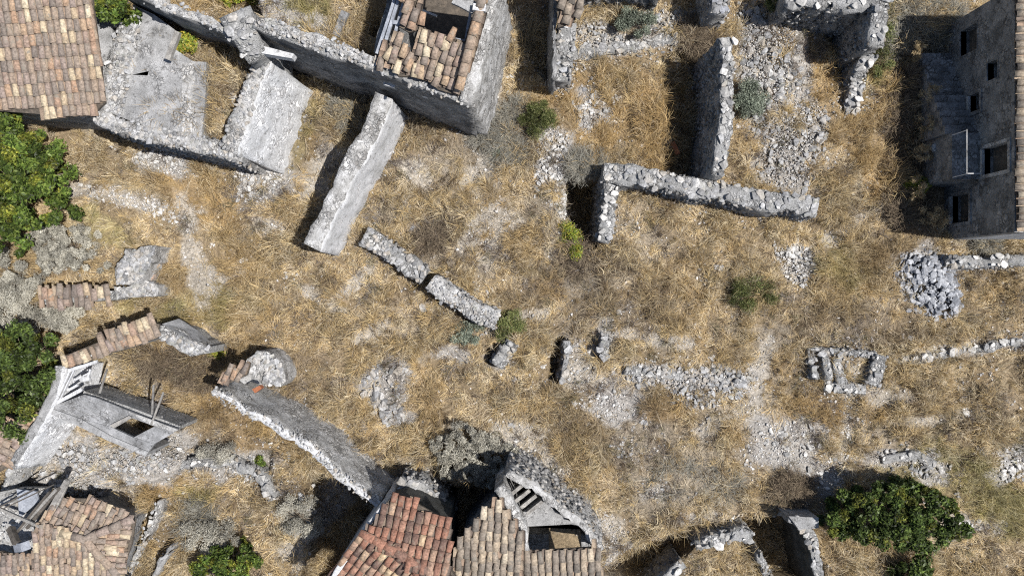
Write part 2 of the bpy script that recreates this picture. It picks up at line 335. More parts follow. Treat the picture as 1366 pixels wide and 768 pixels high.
# ------------------------------------------------------------------ walls
def resample(pts, step):
    out = []
    for a, b in zip(pts[:-1], pts[1:]):
        n = max(1, int(round((b - a).length / step)))
        for i in range(n): out.append(a.lerp(b, i / n))
    out.append(pts[-1]); return out
def wall(label, path, z, thick, z0=-1.0, mat='rubble', side=None, batter=0.0, rough=.05, tops='stone', jag=.12, faces='both', tsize=.15, cat='wall', name='stone_wall', end_drop=0, face_mat=None, blade=0):
    """path in pixels of the top's centre line; z may be a list; the thing is an Empty with body, top stones and face stones"""
    zs = z if isinstance(z, (list, tuple)) else [z] * len(path)
    raw = [P(px, py, zz) for (px, py), zz in zip(path, zs)]
    pts = resample(raw, .2); n = len(pts); sd_ = random.randint(0, 500)
    wob = .05 if tops else .03; pts = [p + Vector(((float(vn(i * .2, sd_, .7, 4)) - .5) * 2 * wob, (float(vn(i * .2, sd_ + 9, .7, 4)) - .5) * 2 * wob, 0)) for i, p in enumerate(pts)]; thick0 = thick; org = Vector((pts[n // 2].x, pts[n // 2].y, min(z0, 0)))
    e = empty(name, org, label, cat); e['kind'] = 'thing'
    nor = []
    for i in range(n):
        d = (pts[min(n - 1, i + 1)] - pts[max(0, i - 1)]); d.z = 0; d.normalize(); nor.append(Vector((d.y, -d.x, 0)))  # right of the path
    seed = random.randint(0, 999); rows = max(2, int((max(zs) - z0) / .35)); ncols = 4; HZ = []; bl, br = (batter, 0.0) if side == 'L' else (0.0, batter)
    V = []; w_ = 2 * (rows + 1) + ncols - 1
    for i, (p, nn) in enumerate(zip(pts, nor)):
        hz = p.z + (float(vn(i * .2, seed, .5, 3)) - .5) * 2 * jag - (random.random() < .15) * jag * .5
        HZ.append(hz); hz -= .05 * bool(tops); ring = []; thick = thick0 * (1 + (float(vn(i * .2, seed + 40, .6, 6)) - .5) * (.5 if tops else .3))
        for r in range(rows + 1):
            t = r / rows; off = -thick / 2 - (1 - t) * (.06 + bl); q = p + nn * (off + (random.random() - .5) * rough * 2); ring.append((q.x, q.y, z0 + (hz - z0) * t))
        for c in range(1, ncols):
            u = c / ncols; q = p + nn * (-thick / 2 + thick * u); ring.append((q.x, q.y, hz + random.uniform(-.5, 1) * rough))
        for r in range(rows, -1, -1):
            t = r / rows; off = thick / 2 + (1 - t) * (.06 + br); q = p + nn * (off + (random.random() - .5) * rough * 2); ring.append((q.x, q.y, z0 + (hz - z0) * t))
        V += ring
    w_ = len(ring); F = []
    for i in range(n - 1):
        for k in range(w_ - 1): a_ = i * w_ + k; F.append((a_, a_ + 1, a_ + w_ + 1, a_ + w_))
    F = np.array(F); tris = np.concatenate([F[:, [0, 1, 2]], F[:, [0, 2, 3]]])
    caps = []
    for base, fl_ in ((0, 0), ((n - 1) * w_, 1)):
        for k in range(w_ // 2 - (w_ % 2 == 0)):
            a_, b_, c_, d_ = base + k, base + k + 1, base + w_ - 2 - k, base + w_ - 1 - k
            t = [(a_, d_, c_), (a_, c_, b_)] if not fl_ else [(a_, c_, d_), (a_, b_, c_)]
            caps += [x for x in t if len(set(x)) == 3]
    tris = np.concatenate([tris, np.array(caps)])
    tris = tris[:, ::-1]
    me = npmesh('wall_body', np.array(V), tris, None, False); me.materials.append(M[mat])
    if face_mat:
        me.materials.append(M[face_mat]); mi = np.zeros(len(tris), np.int32)
        va = np.array(V)
        cc = va[tris].mean(1); kk = tris % w_
        right = (kk.min(1) >= rows + ncols); left = kk.max(1) <= rows
        if side == 'R': mi[right] = 1
        elif side == 'L': mi[left] = 1
        else: mi[right | left] = 1
        me.polygons.foreach_set('material_index', mi)
    link('wall_body', me, e)
    thick = thick0; DEB.append((pts, nor, thick, batter, bool(tops)))
    poly = [(p + nn * (-thick / 2 - bl - .05)) for p, nn in zip(pts, nor)] + [(p + nn * (thick / 2 + br + .05)) for p, nn in zip(pts, nor)][::-1]
    foot(poly)
    if tops:
        L = sum((b - a_).length for a_, b in zip(raw[:-1], raw[1:])); nr = max(1, int(round(thick / (tsize * 1.35)))); cnt = 0; PX = np.array([(p.x, p.y) for p in pts])
        sp = max(tsize * 1.4, L * nr / 290)
        for r in range(nr):
            off0 = (r + .5) / nr * thick - thick / 2
            for p, q in zip(raw[:-1], raw[1:]):
                d = q - p; m = max(1, int(d.length / sp)); nn = Vector((d.y, -d.x, 0)).normalized()
                for i in range(m):
                    off = off0 + random.gauss(0, .05)
                    if random.random() < .1 or cnt >= 298: continue
                    c_ = p + d * ((i + random.uniform(.2, .8)) / m) + nn * (off + random.uniform(-.05, .05))
                    zt = HZ[int(np.argmin((PX[:, 0] - c_.x) ** 2 + (PX[:, 1] - c_.y) ** 2))]; s_ = tsize * random.choice((.6, .8, .95, 1.1, 1.45)) * random.uniform(.85, 1.15); put_stone(e, (c_.x, c_.y, zt + random.uniform(-.05, .02)), s_, tops if random.random() < .5 else 'stone', .6, .25); cnt += 1
    if faces:
        pos = []; sz = []
        for i in range(n - 1):
            for s_ in ((-1, 1) if faces == 'both' else ((1,) if faces == 'R' else (-1,))):
                zt = pts[i].z; zz = z0 + .1
                while zz < zt - .05:
                    if random.random() < .85:
                        p = pts[i].lerp(pts[i + 1], random.random()); t = (zz - z0) / (zt - z0)
                        off = s_ * (thick / 2 - .02 + (1 - t) * (.06 + (br if s_ > 0 else bl)))
                        q = p + nor[i] * off; pos.append((q.x, q.y, zz)); sz.append(random.uniform(.09, .16))
                    zz += random.uniform(.15, .22)
        if pos:
            o = link('face_stones', stones_np(np.array(pos), np.array(sz), stone_cols(len(pos), 'stone') * .62, .2, .75), e, M['gravel'] if False else None)  # side stones coloured darker than the tops to deepen the wall's shade
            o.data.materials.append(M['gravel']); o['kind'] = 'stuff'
    return e
def prism(name, poly, z, z0, mat, parent=None, noise=.0, tilt=None, pixz=None, fp=True, sub=0):
    """solid block: outline in pixels as seen at its top; z one level or one per corner"""
    n = len(poly); zz = z if isinstance(z, (list, tuple)) else [z] * n
    top = [P(a_, b_, c_) for (a_, b_), c_ in zip(poly, zz)]
    if sub:
        t2 = []
        for i in range(n):
            a_, b_ = top[i], top[(i + 1) % n]; m = max(1, int((b_ - a_).length / sub))
            for k in range(m):
                q = a_.lerp(b_, k / m)
                if k: q = q + Vector((random.uniform(-1, 1), random.uniform(-1, 1), random.uniform(-1, .6))) * noise
                t2.append(q)
        top = t2; n = len(top)
    area = sum(top[i].x * top[(i + 1) % n].y - top[(i + 1) % n].x * top[i].y for i in range(n))
    if area < 0: top = top[::-1]
    bm = bmesh.new(); tv = [bm.verts.new(p) for p in top]
    bv = [bm.verts.new((p.x, p.y, z0 if z0 is not None else p.z - .1)) for p in top]
    f = bm.faces.new(tv)
    for i in range(n): bm.faces.new((tv[i], bv[i], bv[(i + 1) % n], tv[(i + 1) % n]))
    bm.faces.new(bv[::-1]); bmesh.ops.triangulate(bm, faces=[x for x in bm.faces if len(x.verts) > 4])
    me = bpy.data.meshes.new(name); bm.to_mesh(me); bm.free()
    if fp and (z0 is not None and z0 < .6): foot(top)
    return link(name, me, parent, M[mat])
def slab(name, poly, zz, th, mat, parent):
    """thin slab with one level per corner"""
    top = [P(a_, b_, c_) for (a_, b_), c_ in zip(poly, zz if isinstance(zz, (list, tuple)) else [zz] * len(poly))]; n = len(top)
    if sum(top[i].x * top[(i + 1) % n].y - top[(i + 1) % n].x * top[i].y for i in range(n)) < 0: top = top[::-1]
    V = [tuple(p) for p in top] + [(p.x, p.y, p.z - th) for p in top]
    F = [tuple(range(n)), tuple(range(2 * n - 1, n - 1, -1))] + [(i, i + n, (i + 1) % n + n, (i + 1) % n) for i in range(n)]
    me = bpy.data.meshes.new(name); me.from_pydata(V, [], F); me.update(); return link(name, me, parent, M[mat])
def beam(name, a_, b_, wd, ht, mat, parent=None, label=None, cat=None, group=None):
    """squared timber or pipe between two world points, slightly bowed"""
    a_, b_ = Vector(a_), Vector(b_); d = (b_ - a_); L = d.length; d.normalize(); s_ = d.cross(Vector((0, 0, 1)));
    s_ = s_.normalized() if s_.length > .01 else Vector((1, 0, 0)); u = s_.cross(d).normalized()
    V = []; m = 4
    for i in range(m + 1):
        t = i / m; c_ = a_ + d * L * t + s_ * random.uniform(-.006, .006) + u * random.uniform(-.006, .006); k = 1 + random.uniform(-.05, .05)
        for x, y in ((-1, -1), (1, -1), (1, 1), (-1, 1)): V.append(tuple(c_ + s_ * x * wd / 2 * k + u * y * ht / 2 * k))
    F = [(3, 2, 1, 0), (4 * m, 4 * m + 1, 4 * m + 2, 4 * m + 3)]
    for i in range(m):
        for k in range(4): F.append((i * 4 + k, i * 4 + (k + 1) % 4, i * 4 + 4 + (k + 1) % 4, i * 4 + 4 + k))
    me = bpy.data.meshes.new(name); me.from_pydata(V, [], F); me.update()
    o = link(name, me, parent, M[mat])
    return meta(o, label, cat, group)

# ------------------------------------------------------------------ roof tiles
def tile_mesh(r0=.115, r1=.085, L=.46, seg=6, up=True):
    V = []; F = []
    for (r, y, zo) in ((r0, 0, .0), (r1, L, .0)):
        for k in range(seg + 1):
            t = math.pi * k / seg; V.append((-math.cos(t) * r, y, math.sin(t) * r * .68 * (1 if up else -1)))
    for k in range(seg + 1):
        t = math.pi * k / seg; r = r0 - .018; V.append((-math.cos(t) * r, 0, math.sin(t) * r * .68 * (1 if up else -1)))
    for k in range(seg + 1):
        t = math.pi * k / seg; r = r1 - .018; V.append((-math.cos(t) * r, L, math.sin(t) * r * .68 * (1 if up else -1)))
    n = seg + 1
    for k in range(seg):
        F += [(k, k + 1, n + k + 1, n + k), (k, 2 * n + k, 2 * n + k + 1, k + 1), (n + k, n + k + 1, 3 * n + k + 1, 3 * n + k)]
    return V, F
TM = {}
def tmesh(mk, kind=0):
    if (mk, kind) not in TM:
        V, F = tile_mesh(*((.115, .085, .46) if kind == 0 else (.15, .12, .5))); me = bpy.data.meshes.new('tile'); me.from_pydata(V, [], F); me.update(); me.materials.append(M[mk])
        me.polygons.foreach_set('use_smooth', [True] * len(me.polygons)); TM[(mk, kind)] = me
    return TM[(mk, kind)]
def ray(px, py, p0, n):
    o = Vector((0, 0, H)); d = Vector(((px - CX) / S, (CY - py) / S, -H)); t = (p0 - o).dot(n) / d.dot(n); return o + d * t
def basis(xa, ya, za): return Matrix(((xa.x, ya.x, za.x), (xa.y, ya.y, za.y), (xa.z, ya.z, za.z)))
def facet(parent, poly, anchor, z0, down, pitch, mk, sp=.215, row=.38, holes=(), miss=.02, jit=1.0, deck=True, cap=299, scale=1.0):
    d2 = Vector((down[0], -down[1], 0)).normalized(); tp = math.tan(R(pitch)); u = Vector((d2.x, d2.y, -tp)).normalized()
    v = Vector((-d2.y, d2.x, 0)); n = v.cross(u); n = n if n.z > 0 else -n; p0 = P(anchor[0], anchor[1], z0)
    pts = [ray(a_, b_, p0, n) for a_, b_ in poly]; host = parent; inv = Matrix.Translation(-parent.location)
    if deck:
        cen = sum(pts, Vector()) / len(pts)
        tp_ = [p - n * .04 + (cen - p) * .02 for p in pts]; k = len(tp_)
        if sum(tp_[i].x * tp_[(i + 1) % k].y - tp_[(i + 1) % k].x * tp_[i].y for i in range(k)) < 0: tp_ = tp_[::-1]
        hp = [[ray(a_, b_, p0, n) for a_, b_ in h] for h in holes]
        if not holes:
            V = [tuple(p) for p in tp_] + [tuple(p - Vector((0, 0, .1))) for p in tp_]
            F = [tuple(range(k)), tuple(range(2 * k - 1, k - 1, -1))] + [(i, i + k, (i + 1) % k + k, (i + 1) % k) for i in range(k)]
            me = bpy.data.meshes.new('roof'); me.from_pydata(V, [], F); me.update(); host = link('roof', me, parent, M['under']); inv = Matrix()
    us = [(p - p0).dot(u) for p in pts]; vs = [(p - p0).dot(v) for p in pts]; cnt = 0; CV = []; CF = []; CC = []
    hv, hf = tile_mesh(.1, .08, .46, 5, False)
    nc0, nc1 = int(min(vs) / sp) - 1, int(max(vs) / sp) + 2; nr0, nr1 = int(min(us) / row) - 1, int(max(us) / row) + 2
    for ci in range(nc0, nc1):
        ph = random.uniform(-.1, .1)
        for ri in range(nr0, nr1):
            for ch in (0, 1):
                vv = (ci + ch * .5) * sp; uu = (ri + ph) * row
                c_ = p0 + u * uu + v * vv; mid = c_ - u * row * .4; x, y = pix(*mid)
                if not inpoly(x, y, poly): continue
                if any(inpoly(x, y, h) for h in holes): continue
                if ch == 0:
                    if random.random() < miss or cnt >= cap: continue
                    o = bpy.data.objects.new('tile', tmesh(mk)); COL.objects.link(o); cnt += 1
                    rot = basis(v.cross(n).cross(n).normalized(), -u, n).to_4x4()
                    xa = (-u).cross(n).normalized(); rot = basis(xa, -u, n).to_4x4()
                    mtx = Matrix.Translation(c_ + n * (.035 + random.uniform(0, .012) * jit) + v * random.gauss(0, .008) * jit + u * random.gauss(0, .02) * jit) @ rot @ Matrix.Rotation(random.gauss(0, .035) * jit, 4, 'Z') @ Matrix.Rotation(-.07 + random.gauss(0, .015), 4, 'X') @ Matrix.Diagonal((sp / .235 * random.uniform(.92, 1.06), row / .38 * random.uniform(.96, 1.06), sp / .235, 1))
                    o.parent = host; o.matrix_parent_inverse = inv; o.matrix_basis = mtx
                else:
                    xa = (-u).cross(n).normalized(); b = len(CV)
                    col = random.choice([(.15, .12, .1), (.22, .17, .13), (.27, .2, .15), (.3, .24, .18)])
                    for (a1, a2, a3) in hv: q = c_ + xa * a1 - u * a2 + n * (a3 + .05); CV.append(tuple(q)); CC.append(col)
                    CF += [tuple(b + i for i in f) for f in hf]
    if CV:
        o = link('channel_tiles', npmesh('channel_tiles', np.array(CV), np.array(CF), np.array(CC)), parent, M['gravel']); o.parent = host; o.matrix_parent_inverse = inv; o['kind'] = 'stuff'
    return p0, n, u, v
def ridge_row(parent, a_, b_, mk, step=.4):
    """row of big cap tiles from world point a to b"""
    d = (b_ - a_); L = d.length; d.normalize(); side = d.cross(Vector((0, 0, 1))).normalized(); up = side.cross(d).normalized(); n = max(1, int(L / step))
    for i in range(n):
        o = bpy.data.objects.new('ridge_tile', tmesh(mk, 1)); COL.objects.link(o)
        o.parent = parent; o.matrix_parent_inverse = Matrix.Translation(-parent.location)
        o.matrix_basis = Matrix.Translation(a_ + d * L * i / n + up * (.03 + random.uniform(0, .015))) @ basis(side, d, up).to_4x4() @ Matrix.Rotation(random.gauss(0, .03), 4, 'Z') @ Matrix.Rotation(-.06, 4, 'X')

# ------------------------------------------------------------------ plants
def blades(base, dirs, length, width, lift, cols, curl=.35):
    """ribbons of 2 segments: base (n,3), dirs (n,) headings"""
    n = len(base); dx = np.cos(dirs); dy = np.sin(dirs); sx = -dy; sy = dx
    l = length; w2 = width / 2
    m = base + np.stack([dx * l * .45, dy * l * .45, lift * l * .8], -1)
    t = base + np.stack([dx * l + sx * curl * l * rng.normal(0, .4, n), dy * l + sy * curl * l * rng.normal(0, .4, n), lift * l * rng.uniform(.3, 1.5, n)], -1)
    s = np.stack([sx * w2, sy * w2, rng.normal(0, .3, n) * w2], -1)
    V = np.stack([base - s, base + s, m + s * .9, m - s * .9, t + s * .25, t - s * .25], 1)
    o = (np.arange(n) * 6)[:, None]; F = np.concatenate([o + np.array([0, 1, 2, 3]), o + np.array([3, 2, 4, 5])])
    return V.reshape(-1, 3), F, np.repeat(cols, 6, 0)
def leaves(pos, size, cols, up=.6, asp=.45):
    n = len(pos); nrm = rng.normal(0, 1, (n, 3)); nrm[:, 2] = np.abs(nrm[:, 2]) + up; nrm /= np.linalg.norm(nrm, axis=1)[:, None]
    a = rng.normal(0, 1, (n, 3)); a -= nrm * (a * nrm).sum(1)[:, None]; a /= np.linalg.norm(a, axis=1)[:, None]; b = np.cross(nrm, a)
    L = size[:, None] * a; W = size[:, None] * asp * b
    V = np.stack([pos - L, pos - W + nrm * size[:, None] * .15, pos + L, pos + W + nrm * size[:, None] * .15], 1)
    F = (np.arange(n) * 4)[:, None] + np.array([0, 1, 2, 3]); return V.reshape(-1, 3), F, np.repeat(cols, 4, 0)
GREEN = [(.05, .08, .018), (.08, .125, .025), (.12, .175, .035), (.17, .22, .05), (.035, .05, .015)]
PAL = {'green': GREEN, 'fig': [(.04, .06, .018), (.06, .09, .025), (.085, .125, .03), (.12, .165, .04), (.03, .04, .014)],
       'sage': [(.17, .20, .155), (.23, .26, .20), (.29, .32, .25), (.12, .14, .105)], 'grey': [(.42, .40, .34), (.48, .46, .39), (.54, .52, .45), (.36, .34, .28)],
       'olive': [(.12, .14, .05), (.17, .19, .07), (.09, .11, .04), (.22, .22, .09)], 'lime': [(.22, .28, .04), (.30, .32, .05), (.14, .20, .04), (.38, .30, .05)],
       'straw': [(.50, .40, .24), (.58, .47, .29), (.42, .32, .18), (.34, .26, .15)], 'brown': [(.20, .155, .11), (.29, .225, .155), (.37, .30, .21), (.13, .10, .075)]}
def tube_np(pts, r0, r1, seg=5):
    V = []; F = []; n = len(pts)
    for i, p in enumerate(pts):
        d = (pts[min(n - 1, i + 1)] - pts[max(0, i - 1)]).normalized(); s_ = d.orthogonal().normalized(); u = d.cross(s_); r = r0 + (r1 - r0) * i / (n - 1)
        for k in range(seg): t = 6.2832 * k / seg; V.append(tuple(p + (s_ * math.cos(t) + u * math.sin(t)) * r))
    for i in range(n - 1):
        for k in range(seg): F.append((i * seg + k, i * seg + (k + 1) % seg, (i + 1) * seg + (k + 1) % seg, (i + 1) * seg + k))
    return V, F
def plant(name, label, cat, px, py, rx, ry, h, n, pk, lsz=.05, asp=.42, trunk=True, clumps=None, group=None, up=.6, dens=1.0, zc=None, flat=.5, twig=0):
    """crown of clumps of small leaves over a branching stem. rx, ry in pixels at mid height"""
    zc = h * .6 if zc is None else zc
    c0 = P(px, py, zc); gz = float(G(c0.x, c0.y)); c0 = P(px, py, zc + gz); gz = float(G(c0.x, c0.y)); base = Vector((c0.x, c0.y, gz)); e = empty(name, base, label, cat, group)
    k = (H - zc) / H / S; RX, RY = rx * k, ry * k; n = int(n * 1.3); K = int((clumps or 0) * 1.25) or max(14, int(RX * RY * 30)); hz = max(.12, h - zc)
    cc = []; cr = []; ck = []
    for i in range(K):
        a = rng.uniform(0, 6.28); r = rng.uniform(0, 1) ** .5 * .86; rr = r * (0.7 + .62 * float(vn(math.cos(a) * 2 + px, math.sin(a) * 2 + py, .8, 77)))
        zt = math.sqrt(max(0, 1 - r * r)) * hz * rng.uniform(.55, 1.0)
        cc.append((c0.x + math.cos(a) * RX * rr, c0.y + math.sin(a) * RY * rr, gz + (zc - 0) + zt * (1 if rng.random() < .8 else -.6))); cr.append(rng.uniform(.6, 1.25)); ck.append(rng.uniform(.55, 1.3) if pk == 'grey' else rng.uniform(.5, 1.45))
    cc = np.array(cc); cr = np.array(cr) * max(.07, min(.5, (1.3 if pk == 'grey' else 1.4) * math.sqrt(RX * RY / K))); ck = np.array(ck)
    idx = rng.integers(0, K, n); g = rng.normal(0, 1, (n, 3)); g /= np.linalg.norm(g, axis=1)[:, None]; rad = rng.uniform(.15, 1.2, n)[:, None]
    pos = cc[idx] + g * cr[idx][:, None] * rad * np.array([1, 1, .75]); pos[:, 2] = np.maximum(pos[:, 2], G(pos[:, 0], pos[:, 1]) + .02)
    p = np.array(PAL[pk]); col = p[rng.integers(0, len(p), n)] * ck[idx][:, None] * (rng.uniform(.85, 1.1, (n, 1)) if pk == 'grey' else rng.uniform(.6, 1.4, (n, 1)))
    if pk in ('green', 'fig'): yl = (rng.random(K) < .22)[idx][:, None]; col = np.where(yl, col * np.array([1.5, 1.15, .9]), col)
    V, F, C = leaves(pos, lsz * rng.uniform(.6, 1.3, n), col, up, asp)
    o = link('crown' if trunk else 'foliage', npmesh('foliage', V, F, C), e, M['leaf'])
    V = []; F = []
    def add(pts, r0, r1, seg=5):
        v, f = tube_np(pts, r0, r1, seg); b = len(V); V.extend(v); F.extend([tuple(b + i for i in q) for q in f])
    top = Vector((base.x + random.uniform(-.1, .1), base.y + random.uniform(-.1, .1), gz + zc * .55)); r0 = min(.2, max(.02, RX * .05))
    add([base - Vector((0, 0, .2)), base.lerp(top, .5) + Vector((random.uniform(-.06, .06), random.uniform(-.06, .06), 0)) * min(1, RX), top], r0, r0 * .7, 7)
    for i in range(min(K, 26)):
        q = Vector(cc[i]); m = top.lerp(q, .5) + Vector((random.uniform(-.1, .1), random.uniform(-.1, .1), random.uniform(-.05, .12))) * min(1, RX); add([top, m, q], r0 * .45, r0 * .1, 4)
    link('trunk' if trunk else 'stem', npmesh('stem', np.array(V), np.array(F)), e, M['bark'])
    return e
def twiggy(name, label, px, py, rx, ry, h, n, pk='grey', group=None, L=.35, cat='bush', leafn=0):
    """leafless tangle of thin branching stems"""
    c0 = P(px, py, h * .4); gz = float(G(c0.x, c0.y)); base = Vector((c0.x, c0.y, gz)); k = (H - h * .4) / H / S; RX, RY = rx * k, ry * k
    roots = max(3, int(RX * RY * 9)); ra = rng.uniform(0, 6.28, roots); rr = rng.uniform(0, .8, roots) ** .6
    rxy = np.stack([c0.x + np.cos(ra) * RX * rr, c0.y + np.sin(ra) * RY * rr], -1); V = []; F = []; C = []; p = np.array(PAL[pk])
    off = 0; n = int(n * 1.5); ri = rng.integers(0, roots, n); hd = rng.uniform(0, 6.28, n); le = rng.uniform(.5, 1.3, n) * L * 1.6; wd = rng.uniform(.006, .014, n)
    st = np.concatenate([rxy[ri], G(rxy[ri][:, 0], rxy[ri][:, 1])[:, None]], 1); el = rng.uniform(.15, 1.3, n)
    P0 = st; col = p[rng.integers(0, len(p), n)] * rng.uniform(.4, 1.0, (n, 1)) * (.8 if pk == 'grey' else 1)
    for s_ in range(4):
        d = np.stack([np.cos(hd) * np.cos(el), np.sin(hd) * np.cos(el), np.sin(el)], -1); P1 = P0 + d * (le / 4)[:, None]
        P1[:, 2] = np.minimum(P1[:, 2], gz + h * 1.2); P1[:, 2] = np.maximum(P1[:, 2], G(P1[:, 0], P1[:, 1]) + .02)
        sd = np.stack([-np.sin(hd), np.cos(hd), rng.normal(0, .3, n)], -1) * (wd * (1 - s_ * .18))[:, None]
        V.append(np.stack([P0 - sd, P0 + sd, P1 + sd * .8, P1 - sd * .8], 1).reshape(-1, 3)); F.append((off + np.arange(n) * 4)[:, None] + np.array([0, 1, 2, 3])); C.append(np.repeat(col, 4, 0)); off += 4 * n
        if s_ > 0:   # side twigs
            h2 = hd + rng.choice([-1, 1], n) * rng.uniform(.4, 1.1, n); e2 = el * .6; d2 = np.stack([np.cos(h2) * np.cos(e2), np.sin(h2) * np.cos(e2), np.sin(e2)], -1)
            P2 = P1 + d2 * (le * rng.uniform(.12, .35, n))[:, None]; s2 = np.stack([-np.sin(h2), np.cos(h2), rng.normal(0, .3, n)], -1) * (wd * .5)[:, None]
            V.append(np.stack([P1 - s2, P1 + s2, P2 + s2 * .5, P2 - s2 * .5], 1).reshape(-1, 3)); F.append((off + np.arange(n) * 4)[:, None] + np.array([0, 1, 2, 3])); C.append(np.repeat(col, 4, 0)); off += 4 * n
        hd = hd + rng.normal(0, .35, n); el = el * rng.uniform(.55, .95, n); P0 = P1
    me = npmesh(name, np.concatenate(V), np.concatenate(F), np.concatenate(C)); me.transform(Matrix.Translation(-base))
    o = bpy.data.objects.new(name, me); COL.objects.link(o); o.location = base; me.materials.append(M['grass']); return meta(o, label, cat, group)
def rubble(name, label, cells, nbig, nsmall, s0, s1, mk='stone', heap=0.0, cat='rubble', group=None):
    """heap or spread of stones: the larger ones parts, the small ones one stuff part"""
    cx = sum(c[0] for c in cells) / len(cells); cy = sum(c[1] for c in cells) / len(cells); b = P(cx, cy); b.z = float(G(b.x, b.y)); e = empty(name, b, label, cat, group)
    def samp():
        ce = random.choice(cells) if len(cells) < 3 else random.choices(cells, [c[2] * c[3] for c in cells])[0]
        a = random.uniform(0, 6.28); r = math.sqrt(random.random()) * (1 + max(0, random.gauss(0, .32))); rot = R(ce[4] if len(ce) > 4 else 0); u = math.cos(a) * r * ce[2]; v = math.sin(a) * r * ce[3]
        p = P(ce[0] + u * math.cos(rot) - v * math.sin(rot), ce[1] + u * math.sin(rot) + v * math.cos(rot)); z = float(G(p.x, p.y)) + heap * max(0, 1 - r ** 1.6)
        return p.x, p.y, z
    for i in range(min(299, nbig)):
        x, y, z = samp(); s = random.uniform(s0, s1); put_stone(e, (x, y, z + s * .22), s, mk, random.uniform(.6, .95), .3)
    if nsmall:
        pos = np.array([samp() for i in range(nsmall)]); sz = rng.uniform(.03, s0 * .8, nsmall); pos[:, 2] += sz * .3
        o = link('small_stones', stones_np(pos, sz, stone_cols(nsmall, mk)), e, M['gravel']); o['kind'] = 'stuff'
    return e

# ================================================================== buildings and walls
# --- tiled house, top left
b = empty('tiled_house', P(60, 60, 0), 'house with a weathered tan clay tile roof at the top left', 'house')
prism('wall', [(-60, -70), (118, -70), (131, 60), (137, 140), (90, 152), (0, 146), (-60, 140)], 3.0, -.6, 'concrete', b)
facet(b, [(-60, -60), (121, -60), (124, 0), (133, 70), (141, 138), (128, 150), (90, 157), (40, 153), (-60, 145)], (90, 157), 3.35, (.07, 1), 13, 'tile_old', miss=.0)
# --- roofless ruin right of it
b = empty('roofless_house', P(250, 110, 0), 'roofless ruin with a flat grey concrete terrace and a grassy inner court', 'ruin')
T = 3.08
slab_poly = [(177, 6), (206, 20), (233, 40), (223, 83), (243, 86), (258, 82), (275, 83), (273, 138), (268, 190), (235, 184), (150, 152), (150, 120), (176, 100), (197, 101), (203, 75), (181, 69), (183, 46)]
prism('terrace_slab', slab_poly, T, .8, 'concrete', b, .02, sub=.5)
prism('sunken_niche', [(185, 70), (207, 74), (200, 104), (178, 102)], 2.75, .8, 'beige_pl', b)
prism('terrace_edge', [(243, 86), (258, 84), (262, 178), (243, 176)], T + .03, 2.9, 'beige_pl', b, .02, sub=.4)
prism('broken_ledge', [(275, 84), (281, 88), (276, 120), (273, 138), (266, 186), (258, 186), (266, 86)], T - .25, .8, 'concrete', b, .03, sub=.3)
wall('crumbling south wall of the terrace ruin, its stony top facing the dry grass', [(128, 152), (160, 168), (235, 186), (322, 205)], 3.15, .48, -.5, 'beige_pl', tops='stone', tsize=.095, faces='both', jag=.05, rough=.06, cat='wall')
wall('stony wall top between the tan tile roof and the concrete terrace', [(172, 18), (160, 80), (146, 150)], 3.25, .8, .2, 'beige_pl', tops='stone', tsize=.095, faces=None, jag=.06, rough=.06)
wall('broad ruined wall with a pale blue-white plastered outer face above the rubble path', [(352, 76), (330, 130), (303, 200)], 3.4, .52, -.4, 'beige_pl', 'L', .75, tops='stone', tsize=.095, faces='R', jag=.1, rough=.08, face_mat='lime')
wall('grey rubble buttress leaning against the plastered face of the roofless ruin', [(378, 92), (372, 130), (356, 196)], [1.5, 1.4, .7], .5, -.4, 'beige_pl', tops='stone', tsize=.08, faces=None, batter=.3, jag=.06)
beam('round_log', P(238, 43, 3.5), P(224, 80, 3.45), .17, .17, 'wood', None, 'short pale log lying on the edge of the concrete terrace', 'log')
prism('plaster_wing', [(103, 30), (124, 2), (132, 0), (150, 35), (150, 60), (146, 120), (143, 158), (126, 158), (136, 138), (131, 66), (122, 0)], 3.0, .2, 'concrete', b)
# --- tall long wall
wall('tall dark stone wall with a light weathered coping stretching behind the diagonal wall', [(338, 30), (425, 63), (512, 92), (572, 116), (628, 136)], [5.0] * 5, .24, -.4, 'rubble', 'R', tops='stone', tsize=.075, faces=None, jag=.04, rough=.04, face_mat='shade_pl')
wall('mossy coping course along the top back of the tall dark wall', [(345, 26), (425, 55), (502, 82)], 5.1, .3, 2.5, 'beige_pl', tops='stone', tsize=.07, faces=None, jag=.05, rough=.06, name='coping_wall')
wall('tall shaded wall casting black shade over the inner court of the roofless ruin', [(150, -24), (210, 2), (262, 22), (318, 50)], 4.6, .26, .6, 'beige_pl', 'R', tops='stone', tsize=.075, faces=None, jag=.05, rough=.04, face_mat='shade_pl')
wall('broken stone pier joining the two tall walls beside the yellow-green weeds', [(312, 16), (326, 45), (342, 74)], [4.9, 4.9, 4.3], .85, 1, 'rubble', tops='stone', faces=None, jag=.2)
prism('fallen_ledge', [(345, 60), (392, 72), (389, 78), (342, 70)], 4.2, 3.8, 'plaster', b, fp=False)
for i, (x, y) in enumerate([(512, 111), (556, 124), (540, 108)]):
    meta(prism('ledge_stone', [(x, y - 2), (x + 15, y + 2), (x + 14, y + 6), (x - 1, y + 2)], 3.9, 3.7, 'plaster', fp=False), ('leftmost', 'rightmost', 'middle')[i] + ' of the three pale ledge stones jutting from the dark face of the tall wall', 'stone', 'pale ledge stones in the tall wall')
